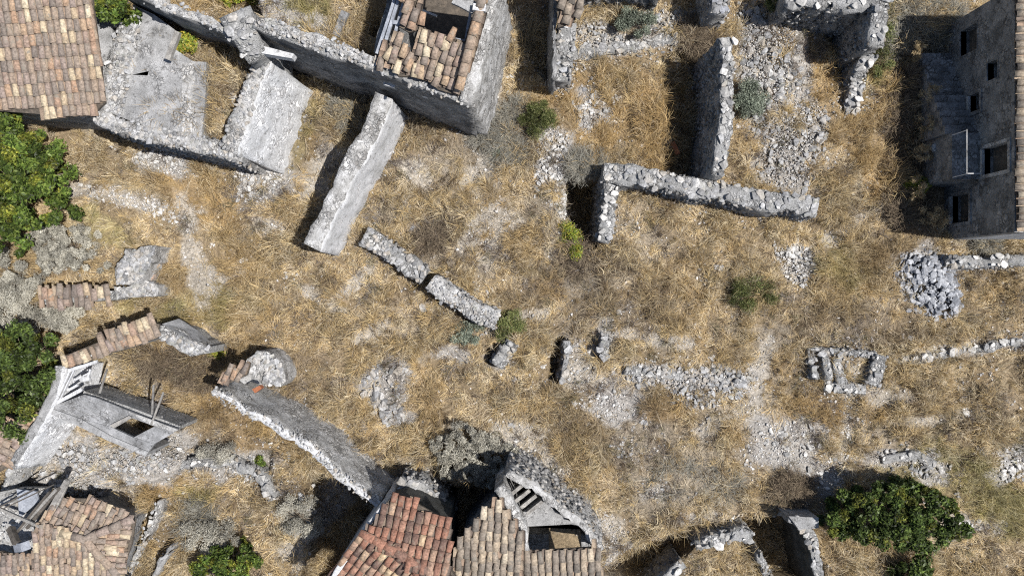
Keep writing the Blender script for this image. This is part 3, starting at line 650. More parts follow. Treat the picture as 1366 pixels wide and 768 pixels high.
# --- partly collapsed tiled building top centre
b = empty('collapsed_roof_house', P(580, 60, 0), 'tall narrow building at the top with a half collapsed clay tile roof', 'house')
facet(b, [(557, 40), (566, 36), (572, 42), (600, 48), (622, 56), (646, -4), (652, -4), (636, 60), (612, 129), (584, 121), (566, 106), (549, 100), (548, 84)], (600, 120), 5.2, (-.32, .95), 16, 'tile_old', sp=.24, row=.34, jit=2.2, miss=.03)
facet(b, [(535, -6), (566, -6), (559, 40), (545, 44), (532, 36), (540, 18)], (600, 120), 5.2, (-.32, .95), 16, 'tile_old', sp=.24, row=.34, jit=4, miss=.12)
facet(b, [(507, 64), (530, 50), (534, 66), (548, 72), (556, 92), (549, 102), (532, 103), (520, 90), (506, 88)], (600, 120), 5.2, (-.32, .95), 16, 'tile_old', sp=.24, row=.34, jit=5, miss=.1)
facet(b, [(545, -80), (668, -80), (652, -9), (560, -9)], (600, 120), 5.2, (-.32, .95), 16, 'tile_old', sp=.24, row=.34, jit=2)  # roof piece out of view, added to keep light out of the hole
ridge_row(b, P(612, 120, 5.5), P(645, -8, 6.2), 'tile_old')
e = wall('light rough gable wall sloping down beside the half collapsed tile roof', [(659, -40), (650, 10), (640, 60), (622, 136)], [5.6, 5.5, 5.4, 5.1], .4, -.3, 'beige_pl', 'L', .3, tops=None, faces=None, rough=.05, jag=.05)
for q in (((536, -30), (503, 72)), ((541, -30), (508, 76)), ((548, -30), (520, 70))):
    beam('rafter', P(*q[0], 5.6), P(*q[1], 5.2), .09, .1, 'metal', b)
beam('tie_beam', P(524, 30, 5.4), P(540, 33, 5.4), .12, .1, 'metal', b)
beam('fallen_rafter', P(563, 14, 3.4), P(583, 22, 3.2), .07, .07, 'white', b)
beam('hole_trim', P(559, 42, 5.42), P(622, 56, 5.42), .09, .08, 'metal', b); beam('hole_trim', P(628, 14, 5.7), P(621, 56, 5.45), .08, .08, 'metal', b)
beam('lintel', P(606, -2, 5.9), P(634, 12, 5.9), .35, .12, 'concrete', b)
beam('chimney_pot', P(631, 10, 6.1), P(648, 12, 6.1), .2, .16, 'plaster', b)
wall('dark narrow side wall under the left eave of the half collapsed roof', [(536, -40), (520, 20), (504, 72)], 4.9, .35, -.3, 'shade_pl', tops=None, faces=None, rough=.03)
prism('inner_floor', [(530, -60), (650, -60), (625, 130), (506, 90)], .9, -.2, 'under', b)
beam('loose_beam', P(461, 16, 3.25), P(449, 48, 3.0), .26, .16, 'dark_conc', None, 'lone dark grey beam lying on the grassy ledge behind the tall wall', 'beam')
# --- freestanding diagonal wall
wall('long diagonal freestanding wall with a pale grey plastered top below the tall dark wall', [(512, 128), (497, 168), (462, 232), (416, 330)], [2.9, 2.7, 2.55, 2.3], .58, -.4, 'beige_pl', 'L', .14, tops=None, faces=None, jag=.05, rough=.04, face_mat='plaster')
# --- bent low wall in the middle
wall('low mossy wall of rounded stones running down toward the centre of the field', [(486, 314), (520, 336), (548, 356), (566, 368)], .75, .62, -.5, 'rubble', tops='stone', faces='both', jag=.08, tsize=.13)
wall('low pale plaster-topped wall ending at the grey-green shrub in the middle of the field', [(574, 376), (606, 398), (638, 418), (664, 428)], 1.15, .62, -.5, 'beige_pl', tops='stone', tsize=.065, faces='both', jag=.05, rough=.06)
# --- top centre ruin
wall('thin dark upright wall beside the deep shade at the top centre', [(742, -40), (738, 40), (740, 104)], 2.5, .12, -.9, 'shade_pl', tops=None, faces=None, jag=.04)
b = empty('tiled_porch', P(757, 15, 0), 'scrap of grey brown tile roof at the very top beside the thin dark wall', 'roof')
facet(b, [(741, -40), (770, -40), (775, 8), (766, 30), (744, 38)], (757, 20), 2.9, (-.3, 1), 14, 'tile_grey', sp=.3, row=.34, jit=3)
wall('stub of blue-grey stone wall under the scrap of tile roof', [(758, 30), (754, 70), (752, 104)], [2.2, 1.9, 1.4], .55, -.5, 'rubble', tops='blue_stone', faces='both', jag=.25)
wall('rough blue-shaded rock wall along the top edge above the grey-green shrub', [(765, -42), (830, -44), (893, -40)], 3.0, .6, -.3, 'rubble', tops='blue_stone', faces='both', rough=.16, jag=.15)
wall('broken row of wall stones crossing the grassy room at the top centre', [(762, 68), (800, 64), (850, 60), (905, 48)], .45, .35, -.3, 'rubble', tops='pale_stone', faces=None, jag=.25, rough=.12)
wall('high straight wall dividing the grassy room from the rubble slope', [(968, 50), (972, 90), (969, 160), (958, 234)], [3.0, 3.0, 2.9, 2.8], .42, -.8, 'rubble', tops='pale_stone', faces='both', jag=.08)
wall('short wall stub at the top edge above the high dividing wall', [(958, -30), (962, 14)], 2.2, .6, -.4, 'rubble', tops='blue_stone', faces='both')
wall('thick lichened stone wall running right from the stone-lined cavity', [(806, 228), (860, 236), (940, 252), (1020, 266), (1092, 276)], [1.5, 1.6, 1.7, 1.7, 1.6], .62, -.4, 'rubble', tops='stone', faces='both', jag=.08, tsize=.18)
wall('wall of pale stones along the right side of the stone-lined cavity', [(816, 236), (813, 280), (806, 322)], [1.3, 1.2, .7], .5, -2.4, 'rubble', tops='pale_stone', faces='both', jag=.1)
wall('broken top course of pale stones behind the rubble slope at the top', [(1050, -6), (1110, -2), (1174, -4)], [2.2, 2.4, 2.7], .62, -.4, 'rubble', tops='pale_stone', faces='both', jag=.08, rough=.14, tsize=.19)
wall('corner wall of pale stones standing above the shaded pit at the top right', [(1176, -8), (1174, 30), (1168, 62)], [2.7, 2.7, 2.4], .55, -1.1, 'rubble', tops='pale_stone', faces='both', jag=.08, tsize=.19)
wall('collapsing end of the corner wall stepping down into rubble', [(1166, 70), (1152, 90), (1143, 128), (1138, 150)], [1.5, 1.1, .5, .1], .45, -1.1, 'rubble', tops='pale_stone', faces='both', jag=.2)
# --- house at the right edge
b = empty('shaded_house', P(1400, 150, 0), 'tall plastered house in shade at the right edge with an outside stair and landing', 'house')
X0 = (1356 - CX) / S * (H - 4.1) / H; YB = (CY - 310) / S * (H - 3.9) / H
ops = [(2.35, 3.35, .35, 1.45), (3.85, 4.75, 2.35, 3.7), (6.15, 6.75, 1.5, 2.1), (7.0, 7.6, 2.55, 3.1), (8.3, 9.2, .9, 1.9)]  # y0,y1,z0,z1
YT = 9.7
ys = sorted({YB, YT} | {o[0] for o in ops} | {o[1] for o in ops}); zs = sorted({-.6, 4.0} | {o[2] for o in ops} | {o[3] for o in ops})
V = []; F = []
for ya, yb in zip(ys[:-1], ys[1:]):
    for za, zb in zip(zs[:-1], zs[1:]):
        if any(o[0] <= ya and yb <= o[1] and o[2] <= za and zb <= o[3] for o in ops): continue
        k = len(V)
        for x in (X0, X0 + .45):
            for y in (ya, yb):
                for z in (za, zb): V.append((x, y, z))
        F += [(k, k + 1, k + 3, k + 2), (k + 4, k + 6, k + 7, k + 5), (k, k + 4, k + 5, k + 1), (k + 2, k + 3, k + 7, k + 6), (k, k + 2, k + 6, k + 4), (k + 1, k + 5, k + 7, k + 3)]
bm = bmesh.new(); vs_ = [bm.verts.new(v) for v in V]
for f in F: bm.faces.new([vs_[i] for i in f])
bmesh.ops.remove_doubles(bm, verts=bm.verts, dist=.0001)
inner = [f for f in bm.faces if False]
# drop internal double faces
seen = {}
for f in list(bm.faces):
    kf = tuple(sorted(v.index for v in f.verts)); 
bm.verts.index_update(); dup = {}
for f in bm.faces: dup.setdefault(tuple(sorted(v.index for v in f.verts)), []).append(f)
bmesh.ops.delete(bm, geom=[f for g in dup.values() if len(g) > 1 for f in g], context='FACES')
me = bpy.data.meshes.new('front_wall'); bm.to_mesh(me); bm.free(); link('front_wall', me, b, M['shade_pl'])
def wbox(name, x0, x1, y0, y1, z0, z1, mat, parent):
    V = [(x, y, z) for x in (x0, x1) for y in (y0, y1) for z in (z0, z1)]
    F = [(0, 1, 3, 2), (4, 6, 7, 5), (0, 4, 5, 1), (2, 3, 7, 6), (0, 2, 6, 4), (1, 5, 7, 3)]
    me = bpy.data.meshes.new(name); me.from_pydata(V, [], F); me.update(); return link(name, me, parent, M[mat])
def boxes(name, L, mat, parent):
    V = []; F = []
    for x0, x1, y0, y1, z0, z1 in L:
        k = len(V); V += [(x, y, z) for x in (x0, x1) for y in (y0, y1) for z in (z0, z1)]
        F += [tuple(k + i for i in f) for f in ((0, 1, 3, 2), (4, 6, 7, 5), (0, 4, 5, 1), (2, 3, 7, 6), (0, 2, 6, 4), (1, 5, 7, 3))]
    me = bpy.data.meshes.new(name); me.from_pydata(V, [], F); me.update(); return link(name, me, parent, M[mat])
def sub(o, par):
    o.parent = par; o.matrix_parent_inverse = Matrix(); return o
for i, o in enumerate(ops):
    t = .12; y0, y1, z0, z1 = o; xa, xb = X0 - (.05 if i < 3 else .012), X0 + .2; t = t if i < 3 else .05
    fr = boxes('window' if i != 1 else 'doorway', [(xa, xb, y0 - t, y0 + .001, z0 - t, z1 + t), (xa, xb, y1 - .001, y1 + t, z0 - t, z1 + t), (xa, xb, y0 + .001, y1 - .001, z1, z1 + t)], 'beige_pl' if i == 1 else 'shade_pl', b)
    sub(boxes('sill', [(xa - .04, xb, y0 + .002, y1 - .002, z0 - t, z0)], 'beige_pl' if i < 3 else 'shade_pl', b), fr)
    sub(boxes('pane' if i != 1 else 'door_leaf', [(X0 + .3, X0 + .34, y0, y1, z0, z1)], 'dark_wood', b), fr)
wbox('end_wall', X0 + .45, X0 + 7, YB, YB + .4, -.6, 3.98, 'plaster', b); foot([(X0, YB), (X0 + 7, YB), (X0 + 7, YT), (X0, YT)])
LX = X0 - .95
wbox('landing', LX, X0 - .001, 3.75, 5.35, 1.85, 2.05, 'shade_pl', b); wbox('landing_wall', LX, LX + .2, 3.75, 5.35, -.6, 1.849, 'shade_pl', b); wbox('landing_wall', LX + .2, X0 - .001, 3.75, 3.95, -.6, 1.849, 'shade_pl', b)
for i in range(11):
    wbox('step', LX - .15, X0 - .001, 5.352 + i * .3, 5.35 + (i + 1) * .3, -.6, 1.87 - i * .17, 'shade_pl', b)
foot([(LX - .2, 3.7), (X0, 3.7), (X0, 8.7), (LX - .2, 8.7)])
wbox('rail', LX, LX + .03, 3.8, 5.3, 2.92, 2.945, 'concrete', b); wbox('rail', LX + .04, X0 - .45, 3.8, 3.84, 2.92, 2.945, 'concrete', b)
for y in (3.8, 5.26): wbox('rail_post', LX + .01, LX + .03, y, y + .02, 2.05, 2.92, 'white', b)
wall('low shaded garden wall in front of the outside stair', [(1246, 200), (1262, 188), (1276, 184)], .9, .25, -.5, 'beige_pl', tops=None, faces=None)
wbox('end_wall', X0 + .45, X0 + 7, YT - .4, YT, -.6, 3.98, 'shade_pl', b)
facet(b, [(1355, -12), (1430, -12), (1430, 309), (1357, 309)], (1355, 150), 4.08, (-1, 0), 15, 'tile_grey', sp=.24, row=.4, miss=.01)
# --- stone enclosure bottom right
wall('light stone slab wall closing the right side of the small square enclosure', [(1179, 474), (1172, 496), (1165, 514)], .75, .5, -.5, 'rubble', tops='pale_stone', faces='both', jag=.1)
for i, (x, lb) in enumerate([(1086, 'outer'), (1104, 'second'), (1120, 'inner')]):
    wall('%s rib of piled stones on the left side of the small square enclosure' % lb, [(x, 464 + i * 2), (x - 2, 486), (x + 3, 506 + i * 2)], .6, .26, -.45, 'rubble', tops='stone', faces='both', jag=.15)
wall('bottom row of stones of the small square enclosure', [(1102, 515), (1130, 517), (1155, 520)], .45, .35, -.4, 'rubble', tops='pale_stone', faces='both', jag=.15)
wall('inner stone ledge at the top of the small square enclosure', [(1086, 466), (1128, 471), (1170, 476)], .5, .22, -.4, 'rubble', tops='stone', faces='both', jag=.15)
# --- sunken walls bottom right
wall('short crest of pale wall stones standing out of the deep shade at the bottom', [(930, 730), (950, 720), (985, 714), (1004, 718)], [.4, .8, .8, .6], .36, -2.1, 'rubble', tops='pale_stone', faces='both', jag=.16)
wall('ragged stones at the bottom edge left of the short wall crest', [(912, 752), (892, 768), (872, 790)], [.2, .1, .0], .3, -1.7, 'rubble', tops='stone', faces='both', jag=.2)
wall('low stone edging at the bottom between sunlit grass and deep shade', [(1012, 738), (1022, 760), (1034, 790)], [.3, .25, .2], .22, -1.7, 'rubble', tops='stone', faces='both', jag=.2)
wall('wall with a grey slab top dropping into deep shade beside the bottom right tree', [(1052, 692), (1072, 700), (1086, 724), (1096, 790)], [1.2, 1.3, 1.2, .9], .32, -2.4, 'rubble', 'R', tops='stone', faces=None, jag=.16, face_mat='shade_masonry')
prism('flat_slab', [(1052, 688), (1092, 690), (1092, 704), (1066, 706)], 1.36, -.3, 'concrete'); meta(bpy.context.scene.objects['flat_slab'], 'flat grey slab at the head of the shaded drop left of the bottom right tree', 'slab')
# --- low ruined walls left
b = empty('tile_capped_wall', P(100, 397, 0), 'low garden wall capped with clay tiles between the grey bushes and the stone stump', 'wall')
prism('wall_body', [(58, 388), (150, 388), (151, 400), (58, 406)], 1.15, -.4, 'rubble', b)
facet(b, [(54, 385), (149, 385), (151, 403), (56, 411)], (100, 410), 1.25, (.03, 1), 9, 'tile_old', sp=.25, row=.36, jit=3, deck=False)
b = empty('stone_stump', P(182, 370, 0), 'squat stump of plastered stone wall with a dark hole at its foot', 'ruin')
prism('stump_body', [(155, 356), (166, 336), (188, 329), (208, 328), (204, 346), (194, 360), (188, 372), (172, 380), (155, 380)], 1.2, -.3, 'beige_pl', b, .12, sub=.15)
prism('stump_foot', [(152, 382), (172, 382), (190, 372), (211, 380), (212, 394), (153, 398)], .8, -.3, 'beige_pl', b, .05, sub=.2)
STUMP = b
for i in range(26): put_stone(b, P(random.uniform(186, 212), random.uniform(345, 372), .35), random.uniform(.1, .18), 'tile_old', .5)
# --- ruined house lower left
b = empty('tile_topped_wall', P(150, 460, 0), 'ruined wall topped with a band of clay tiles between the lower tree and the scrub', 'wall')
prism('wall_body', [(86, 480), (200, 434), (212, 437), (209, 448), (160, 464), (92, 484)], 1.95, -.8, 'rubble', b)
facet(b, [(82, 476), (198, 429), (213, 432), (210, 451), (160, 467), (89, 491)], (160, 467), 1.95, (.33, .94), 12, 'tile_old', sp=.24, row=.36, jit=2.5, deck=True)
b = empty('stone_platform', P(245, 450, 0), 'wedge of pale masonry with a grey tilted slab ending the tile-topped wall', 'ruin')
prism('masonry', [(212, 451), (214, 434), (236, 438), (258, 454), (281, 462), (280, 471), (254, 475), (232, 462)], 1.7, -.3, 'rubble', b, .05, sub=.2)
slab('tilted_slab', [(216, 432), (238, 425), (262, 440), (280, 457), (268, 460), (240, 447)], [1.9, 1.2, 1.0, 1.0, 1.75, 1.9], .12, 'dark_conc', b)
def strew(b, poly, z, n, s0, s1, mk='stone'):
    xs = [p[0] for p in poly]; ys_ = [p[1] for p in poly]; k = 0
    for _ in range(n * 8):
        x, y = random.uniform(min(xs), max(xs)), random.uniform(min(ys_), max(ys_))
        if inpoly(x, y, poly): put_stone(b, P(x, y, z), random.uniform(s0, s1), mk, .45); k += 1
        if k >= n: break
strew(STUMP, [(157, 356), (167, 338), (206, 331), (203, 346), (186, 370), (158, 378)], 1.25, 90, .09, .18); strew(STUMP, [(154, 384), (208, 378), (210, 392), (155, 396)], .86, 50, .08, .16)
strew(b, [(212, 451), (240, 447), (268, 461), (279, 465), (254, 473), (232, 460)], 1.74, 90, .09, .17)
wall('narrow grey wall coming down past the window frame in the lower left ruin', [(79, 488), (72, 520), (58, 552), (14, 622)], [2.2, 2.3, 2.4, 2.0], .28, .2, 'concrete', 'L', .35, tops=None, faces=None, jag=.03, rough=.03, face_mat='lime')
b = empty('ruined_house', P(120, 550, 0), 'collapsed house in the lower left with a bare grey roof slab pierced by a hole', 'ruin')
Z = 2.15
A_ = [(66, 543), (88, 535), (112, 526), (130, 531), (170, 547), (172, 556), (148, 569), (108, 558)]
for nm, pl in (('roof_slab', A_), ('roof_slab', [(108, 558.3), (148, 569.3), (178, 583.3), (206, 592), (198, 602), (150, 582)]), ('roof_slab', [(170.4, 547), (206, 561), (238, 572), (229, 578), (206, 568), (172.4, 556)]), ('roof_slab', [(206.3, 568.3), (229, 578.3), (206, 591.7), (178.4, 583)])):
    slab(nm, pl, Z, .13, 'dark_conc', b)
slab('parapet', [(66, 544), (108, 558.6), (150, 582.5), (198, 602.5), (194, 608), (145, 588), (104, 568), (62, 549)], Z + .06, 1.8, 'concrete', b)
slab('wall_under_slab', [(110, 527), (170, 548), (238, 573), (240, 568), (172, 542), (112, 521)], Z - .25, 1.6, 'rubble', b)
for i in range(5):
    t = (i + .5) / 5; beam('plank_joint', P(70 + 46 * t, 542 - 14 * t, Z + .012), P(112 + 60 * t, 560 - 4 * t, Z + .012), .016, .02, 'concrete', b)
slab('loose_board', [(146, 567), (172, 554), (176, 557), (152, 571)], Z + .1, .05, 'wood', b)
slab('rust_board', [(170, 548), (204, 560), (238, 573), (232, 576), (200, 566)], Z + .05, .04, 'beige_pl', b)
for q in (((205, 513), (203, 552)), ((218, 523), (202, 566)), ((196, 556), (216, 556)), ((143, 492), (133, 524))):
    beam('plank', P(*q[0], 1.6), P(*q[1], 2.25), .06, .04, 'wood', b)
for (x, y, l2, d_) in ((112, 600, 46, -4), (122, 596, 20, 60), (150, 606, 12, 70), (108, 606, 24, -20)):
    beam('plank', P(x, y, .5), P(x + l2 * math.cos(R(d_)), y + l2 * math.sin(R(d_)), .6), .1, .05, 'wood', b)
b = empty('window_frame', P(105, 505, 0), 'white painted wooden window frame standing open beside the tile-topped wall', 'frame')
for q, w_ in ((((92, 494), (130, 482)), .16), (((94, 494), (75, 537)), .09), (((99, 494), (80, 534)), .06), (((76, 537), (110, 519)), .18), (((121, 492), (117, 507)), .09), (((98, 508), (120, 497)), .07), (((92, 520), (104, 513)), .12), (((108, 505), (120, 505)), .22)):
    beam('frame_bar', P(*q[0], 2.2), P(*q[1], 2.2), w_ * .65, .1, 'plaster', b)
b = empty('lean_to_roof', P(28, 580, 0), 'strip of clay tiles at the left edge below the dark green lower tree', 'roof')
prism('wall', [(40, 550), (54, 550), (36, 585), (16, 616), (-20, 632), (-20, 604), (10, 580)], 1.5, -.4, 'rubble', b)
facet(b, [(34, 545), (46, 541), (58, 546), (40, 585), (18, 620), (-20, 640), (-20, 600)], (30, 580), 2.0, (.8, .55), 14, 'tile_old', sp=.25, row=.36, jit=2)
wall('crumbled pale wall end at the left edge below the strip of tiles', [(22, 618), (10, 652), (-6, 690)], [.9, .8, .8], .5, -.4, 'rubble', tops='pale_stone', faces='both')
# --- tall oblique wall
wall('tall oblique concrete wall with a thin pale coping running down to the red roof', [(283, 521), (340, 554), (396, 585), (412, 594), (452, 632), (503, 673)], 2.75, .24, -.6, 'plaster', 'L', .22, tops='stone', tsize=.055, faces=None, jag=.1, rough=.06, face_mat='beige_pl')
b = empty('ruined_arch', P(345, 490, 0), 'jagged grey masonry hood with broken tiles at the head of the oblique wall', 'ruin')
prism('masonry_hood', [(330, 478), (345, 468), (362, 472), (376, 486), (380, 500), (374, 516), (352, 514), (326, 512), (318, 506), (336, 496), (352, 496), (356, 490), (346, 486), (334, 490)], 1.5, -.4, 'beige_pl', b, .1, sub=.2)
slab('tile_band', [(288, 506), (306, 494), (334, 487), (330, 500), (300, 514)], 2.6, .1, 'under', b)
facet(b, [(292, 506), (306, 494), (332, 488), (330, 500), (302, 512)], (310, 505), 2.8, (-.45, .9), 10, 'tile_old', sp=.2, row=.34, jit=3, deck=False)
slab('brick_infill', [(336, 519), (346, 514), (349, 518), (340, 524)], 2.6, .3, 'rust', b)
strew(b, [(332, 480), (345, 470), (362, 474), (374, 486), (377, 500), (372, 513), (352, 511), (356, 490)], 1.56, 90, .09, .17)
# --- red roofed house and grey roofed house
b = empty('red_roof_house', P(530, 730, 0), 'house with a bright red clay tile hip roof at the bottom', 'house')
prism('wall', [(520, 668), (538, 664), (598, 698), (598, 800), (446, 800), (495, 698)], 3.2, -1.8, 'shade_masonry', b)
facet(b, [(519, 664), (537, 659), (603, 697), (600, 800), (630, 800), (484, 712)], (484, 712), 4.0, (.22, -.975), 16, 'tile_red', sp=.235, row=.36, miss=0)
facet(b, [(484, 712), (582, 768), (640, 802), (412, 802)], (484, 712), 4.0, (-.6, .8), 16, 'tile_red', sp=.235, row=.36, miss=0)
ridge_row(b, P(600, 777, 4.12), P(484, 711, 4.1), 'tile_red', .36)
wall('thin grey-white parapet along the left side of the red tile roof', [(512, 672), (486, 708), (430, 790)], 3.7, .16, -1.8, 'plaster', tops=None, faces=None, jag=.02, rough=.02)
b = empty('grey_roof_house', P(650, 730, 0), 'house with mossy grey brown tiles right of the red roof', 'house')
prism('wall', [(640, 700), (658, 680), (694, 712), (696, 800), (612, 800), (614, 732)], 3.0, -1.8, 'shade_pl', b)
facet(b, [(655, 674), (672, 672), (680, 690), (698, 712), (698, 800), (606, 800), (608, 730), (626, 704), (640, 690)], (650, 800), 3.15, (-.04, 1), 12, 'tile_grey', sp=.24, row=.36, jit=2)
facet(b, [(699, 735), (796, 729), (812, 800), (699, 800)], (750, 735), 3.3, (.04, 1), 12, 'tile_grey', sp=.235, row=.36, jit=1.2)
wall('left wall of the roofless room, its rusty brown top beside the mossy tiles', [(666, 650), (682, 676), (697, 706), (698, 734)], 3.4, .32, -1.8, 'beige_pl', tops=None, faces=None, jag=.03)
wall('curving outer wall of the roofless room with ribbed grey stones', [(676, 632), (712, 648), (748, 680), (780, 702), (800, 735)], [3.2, 3.1, 3.0, 3.0, 3.0], .26, -.6, 'beige_pl', 'L', .25, tops=None, faces='L', jag=.03)
b = empty('roofless_room', P(730, 690, 0), 'roofless room of the bottom house with bare joists over a dark pit', 'ruin')
prism('concrete_floor', [(695, 684), (722, 664), (752, 690), (772, 702), (782, 706), (772, 698), (740, 700), (698, 702)], 2.5, -1, 'concrete', b)
prism('pit_floor', [(680, 690), (800, 700), (806, 740), (690, 740)], -.5, -1, 'shade_masonry', b)
for i in range(4):
    x = 678 + i * 8.5; y = 657 + i * 7.5
    beam('joist', P(x, y + 4, 2.75), P(x + 20, y - 12, 2.75), .12, .22, 'wood', b)
prism('pier', [(775, 712), (797, 714), (800, 735), (776, 736)], 2.0, -1, 'shade_pl', b)
prism('pier', [(697, 712), (732, 712), (732, 736), (697, 736)], 1.6, -1, 'shade_pl', b)
wall('ragged dry-stone bank in half shade above the corner of the red roof', [(530, 650), (556, 654), (578, 668), (590, 692)], [1.7, 1.5, 1.0, .6], .8, -1.8, 'rubble', 'L', .1, tops='stone', faces='both', rough=.1)
# --- hip roof bottom left
b = empty('hip_roof_house', P(110, 730, 0), 'house under a tumbledown hipped roof of tan tiles in the bottom left corner', 'house')
prism('wall', [(60, 700), (80, 674), (130, 670), (176, 694), (158, 775), (158, 820), (46, 820), (48, 740)], 1.05, -.6, 'shade_pl', b)
facet(b, [(51, 700), (60, 686), (76, 670), (100, 664), (125, 664), (152, 676), (179, 691), (113, 719)], (113, 719), 2.0, (.42, -.9), 14, 'tile_old', jit=3, miss=.05, sp=.21, row=.34)
facet(b, [(113, 719), (181, 692), (176, 725), (160, 770)], (113, 719), 2.0, (.97, .16), 14, 'tile_old', jit=2, miss=.02, sp=.2, row=.36)
facet(b, [(51, 700), (113, 719), (160, 770), (180, 800), (38, 800), (46, 740)], (113, 719), 2.0, (-.1, 1), 14, 'tile_old', jit=1.6, miss=.01, sp=.21, row=.36)
facet(b, [(-30, 738), (0, 735), (42, 745), (40, 800), (-30, 800)], (20, 740), 1.5, (-.05, 1), 12, 'tile_old', jit=2, sp=.21, row=.36)
ridge_row(b, P(51, 700, 1.95), P(113, 719, 2.12), 'tile_old'); ridge_row(b, P(179, 691, 1.75), P(113, 719, 2.1), 'tile_old'); ridge_row(b, P(158, 768, 1.7), P(113, 719, 2.1), 'tile_old')
b = empty('collapsed_room', P(25, 700, 0), 'collapsed room with a whitewashed floor slab and fallen timbers left of the hipped roof', 'ruin')
slab('floor_slab', [(-20, 660), (28, 650), (66, 650), (60, 680), (48, 700), (44, 742), (10, 742), (-20, 730)], [1.2, 1.3, 1.0, 1.0, 1.2, .9, .7, .8], .2, 'beige_pl', b)
strew(b, [(0, 664), (28, 654), (60, 654), (56, 676), (44, 736), (4, 730)], 1.22, 60, .05, .13)
slab('fallen_panel', [(22, 652), (48, 655), (52, 668), (26, 690)], 1.45, .08, 'metal', b)
for q, w_, m_ in ((((-5, 678), (46, 652)), .05, 'dark_wood'), (((-5, 682), (72, 646)), .04, 'dark_wood'), (((22, 710), (66, 656)), .08, 'dark_wood'), (((26, 706), (76, 652)), .1, 'wood'), (((36, 704), (80, 650)), .1, 'dark_wood'), (((62, 690), (90, 640)), .16, 'wood'), (((70, 688), (92, 640)), .1, 'wood'), (((0, 678), (54, 702)), .09, 'wood'), (((14, 704), (22, 724)), .2, 'dark_wood'), (((24, 728), (34, 728)), .3, 'metal')):
    beam('fallen_timber', P(*q[0], 1.75), P(*q[1], 2.1), w_, w_, m_, b)
wall('pale low parapet on the right side of the tumbledown hipped roof', [(212, 668), (194, 712), (164, 780)], [.5, .5, .5], .14, -.4, 'beige_pl', tops='stone', tsize=.095, faces=None)
wall('thin curved wall fragment between the hipped roof and the green shrub', [(230, 728), (214, 750), (192, 790)], .6, .16, -.5, 'concrete', tops=None, faces=None)
wall('curved pale retaining edge of stones below the collapsed house', [(232, 622), (262, 616), (300, 616), (334, 626), (352, 644), (362, 668)], .35, .3, -.6, 'rubble', tops='pale_stone', faces='both', jag=.15)
# --- minor walls
wall('remnant of pale stone wall under the corner of the shaded house', [(1268, 349), (1300, 348), (1336, 349), (1380, 345)], .55, .38, -.3, 'rubble', tops='pale_stone', faces='both', jag=.2)
wall('nearly buried stone kerb line in the field at the far right', [(1195, 484), (1250, 474), (1300, 466), (1380, 452)], .12, .28, -.3, 'rubble', tops='pale_stone', faces=None, jag=.2)
wall('buried row of wall stones right of the middle of the field', [(834, 494), (880, 500), (930, 500), (985, 512)], .2, .3, -.3, 'rubble', tops='pale_stone', faces=None, jag=.2, tsize=.16)
wall('sunken wall edge beside the dark slot in the field', [(758, 456), (757, 480), (750, 512)], .35, .22, -1.3, 'concrete', tops='stone', faces='both', jag=.1)
wall('small stone stub above the buried row of stones', [(808, 446), (806, 478)], .4, .32, -.4, 'rubble', tops='stone', faces='both', jag=.2)
wall('rough outcrop of wall stones beside the grey-green shrub in the field', [(684, 456), (672, 474), (662, 488)], .55, .5, -.8, 'rubble', tops='pale_stone', faces='both', jag=.2)
wall('short row of stones above the bottom right tree', [(1180, 614), (1225, 606), (1246, 622)], .3, .3, -.3, 'rubble', tops='pale_stone', faces=None, jag=.2)
beam('rusty_rail', P(897, 190, .25), P(905, 206, .35), .16, .06, 'rust', None, 'small rusty iron piece lying in the shade at the foot of the dividing wall', 'scrap')
# ================================================================== rubble
rubble('rubble_slope', 'wide slope of tumbled grey stones between the dividing wall and the shaded pit', [(1028, 70, 38, 66, -8), (1045, 190, 40, 66, 0), (1000, 30, 20, 30), (1020, 130, 34, 50), (1085, 175, 22, 40)], 299, 5200, .08, .22, 'stone', .15)
rubble('rubble_heap', 'heap of angular blue-grey stones in the dry grass at the right', [(1238, 376, 42, 34, 20), (1224, 358, 28, 20), (1254, 402, 28, 24)], 299, 900, .11, .21, 'blue_stone', .45, 'heap')
rubble('stone_spread', 'small pale pile of broken stones below the end of the thick lichened wall', [(1066, 354, 20, 26), (1050, 340, 16, 14)], 90, 300, .07, .13, 'pale_stone', .15)
rubble('stone_spread', 'scattered pale stones left of the stone-lined cavity', [(728, 225, 18, 40), (745, 190, 12, 20), (748, 250, 10, 60)], 120, 500, .07, .14, 'pale_stone', .05)
rubble('stone_spread', 'white stones lying in the grassy room left of the dividing wall', [(795, 150, 20, 36, 20), (780, 148, 12, 8)], 60, 300, .07, .15, 'pale_stone', .05)
rubble('stone_spread', 'rubble sloping down from the broken row of wall stones at the top centre', [(810, 62, 66, 10, -5), (790, 40, 30, 16), (890, 30, 40, 16), (750, 112, 14, 14)], 130, 700, .07, .14, 'stone', .1)
rubble('stone_spread', 'white rubble path at the foot of the plastered ruin wall', [(345, 240, 34, 28, -20), (225, 215, 50, 16, 12)], 150, 900, .07, .15, 'pale_stone', .05)
rubble('stone_spread', 'band of whitish stones and dust between the large green tree and the grass', [(160, 262, 50, 12, 12), (225, 285, 30, 10, 30)], 60, 500, .06, .12, 'pale_stone', .0)
rubble('rock_slabs', 'cracked flat rock slabs showing through the grass near the centre', [(512, 512, 22, 34, 30), (522, 552, 18, 12, 20)], 70, 120, .14, .26, 'stone', .05, 'rock')
rubble('stone_spread', 'debris of broken masonry around the bare roof slab in the lower left', [(120, 605, 50, 18, 10), (170, 612, 44, 20, 8), (220, 596, 24, 20, 0), (110, 640, 34, 18, 10), (80, 575, 14, 22)], 299, 2200, .06, .16, 'stone', .12)
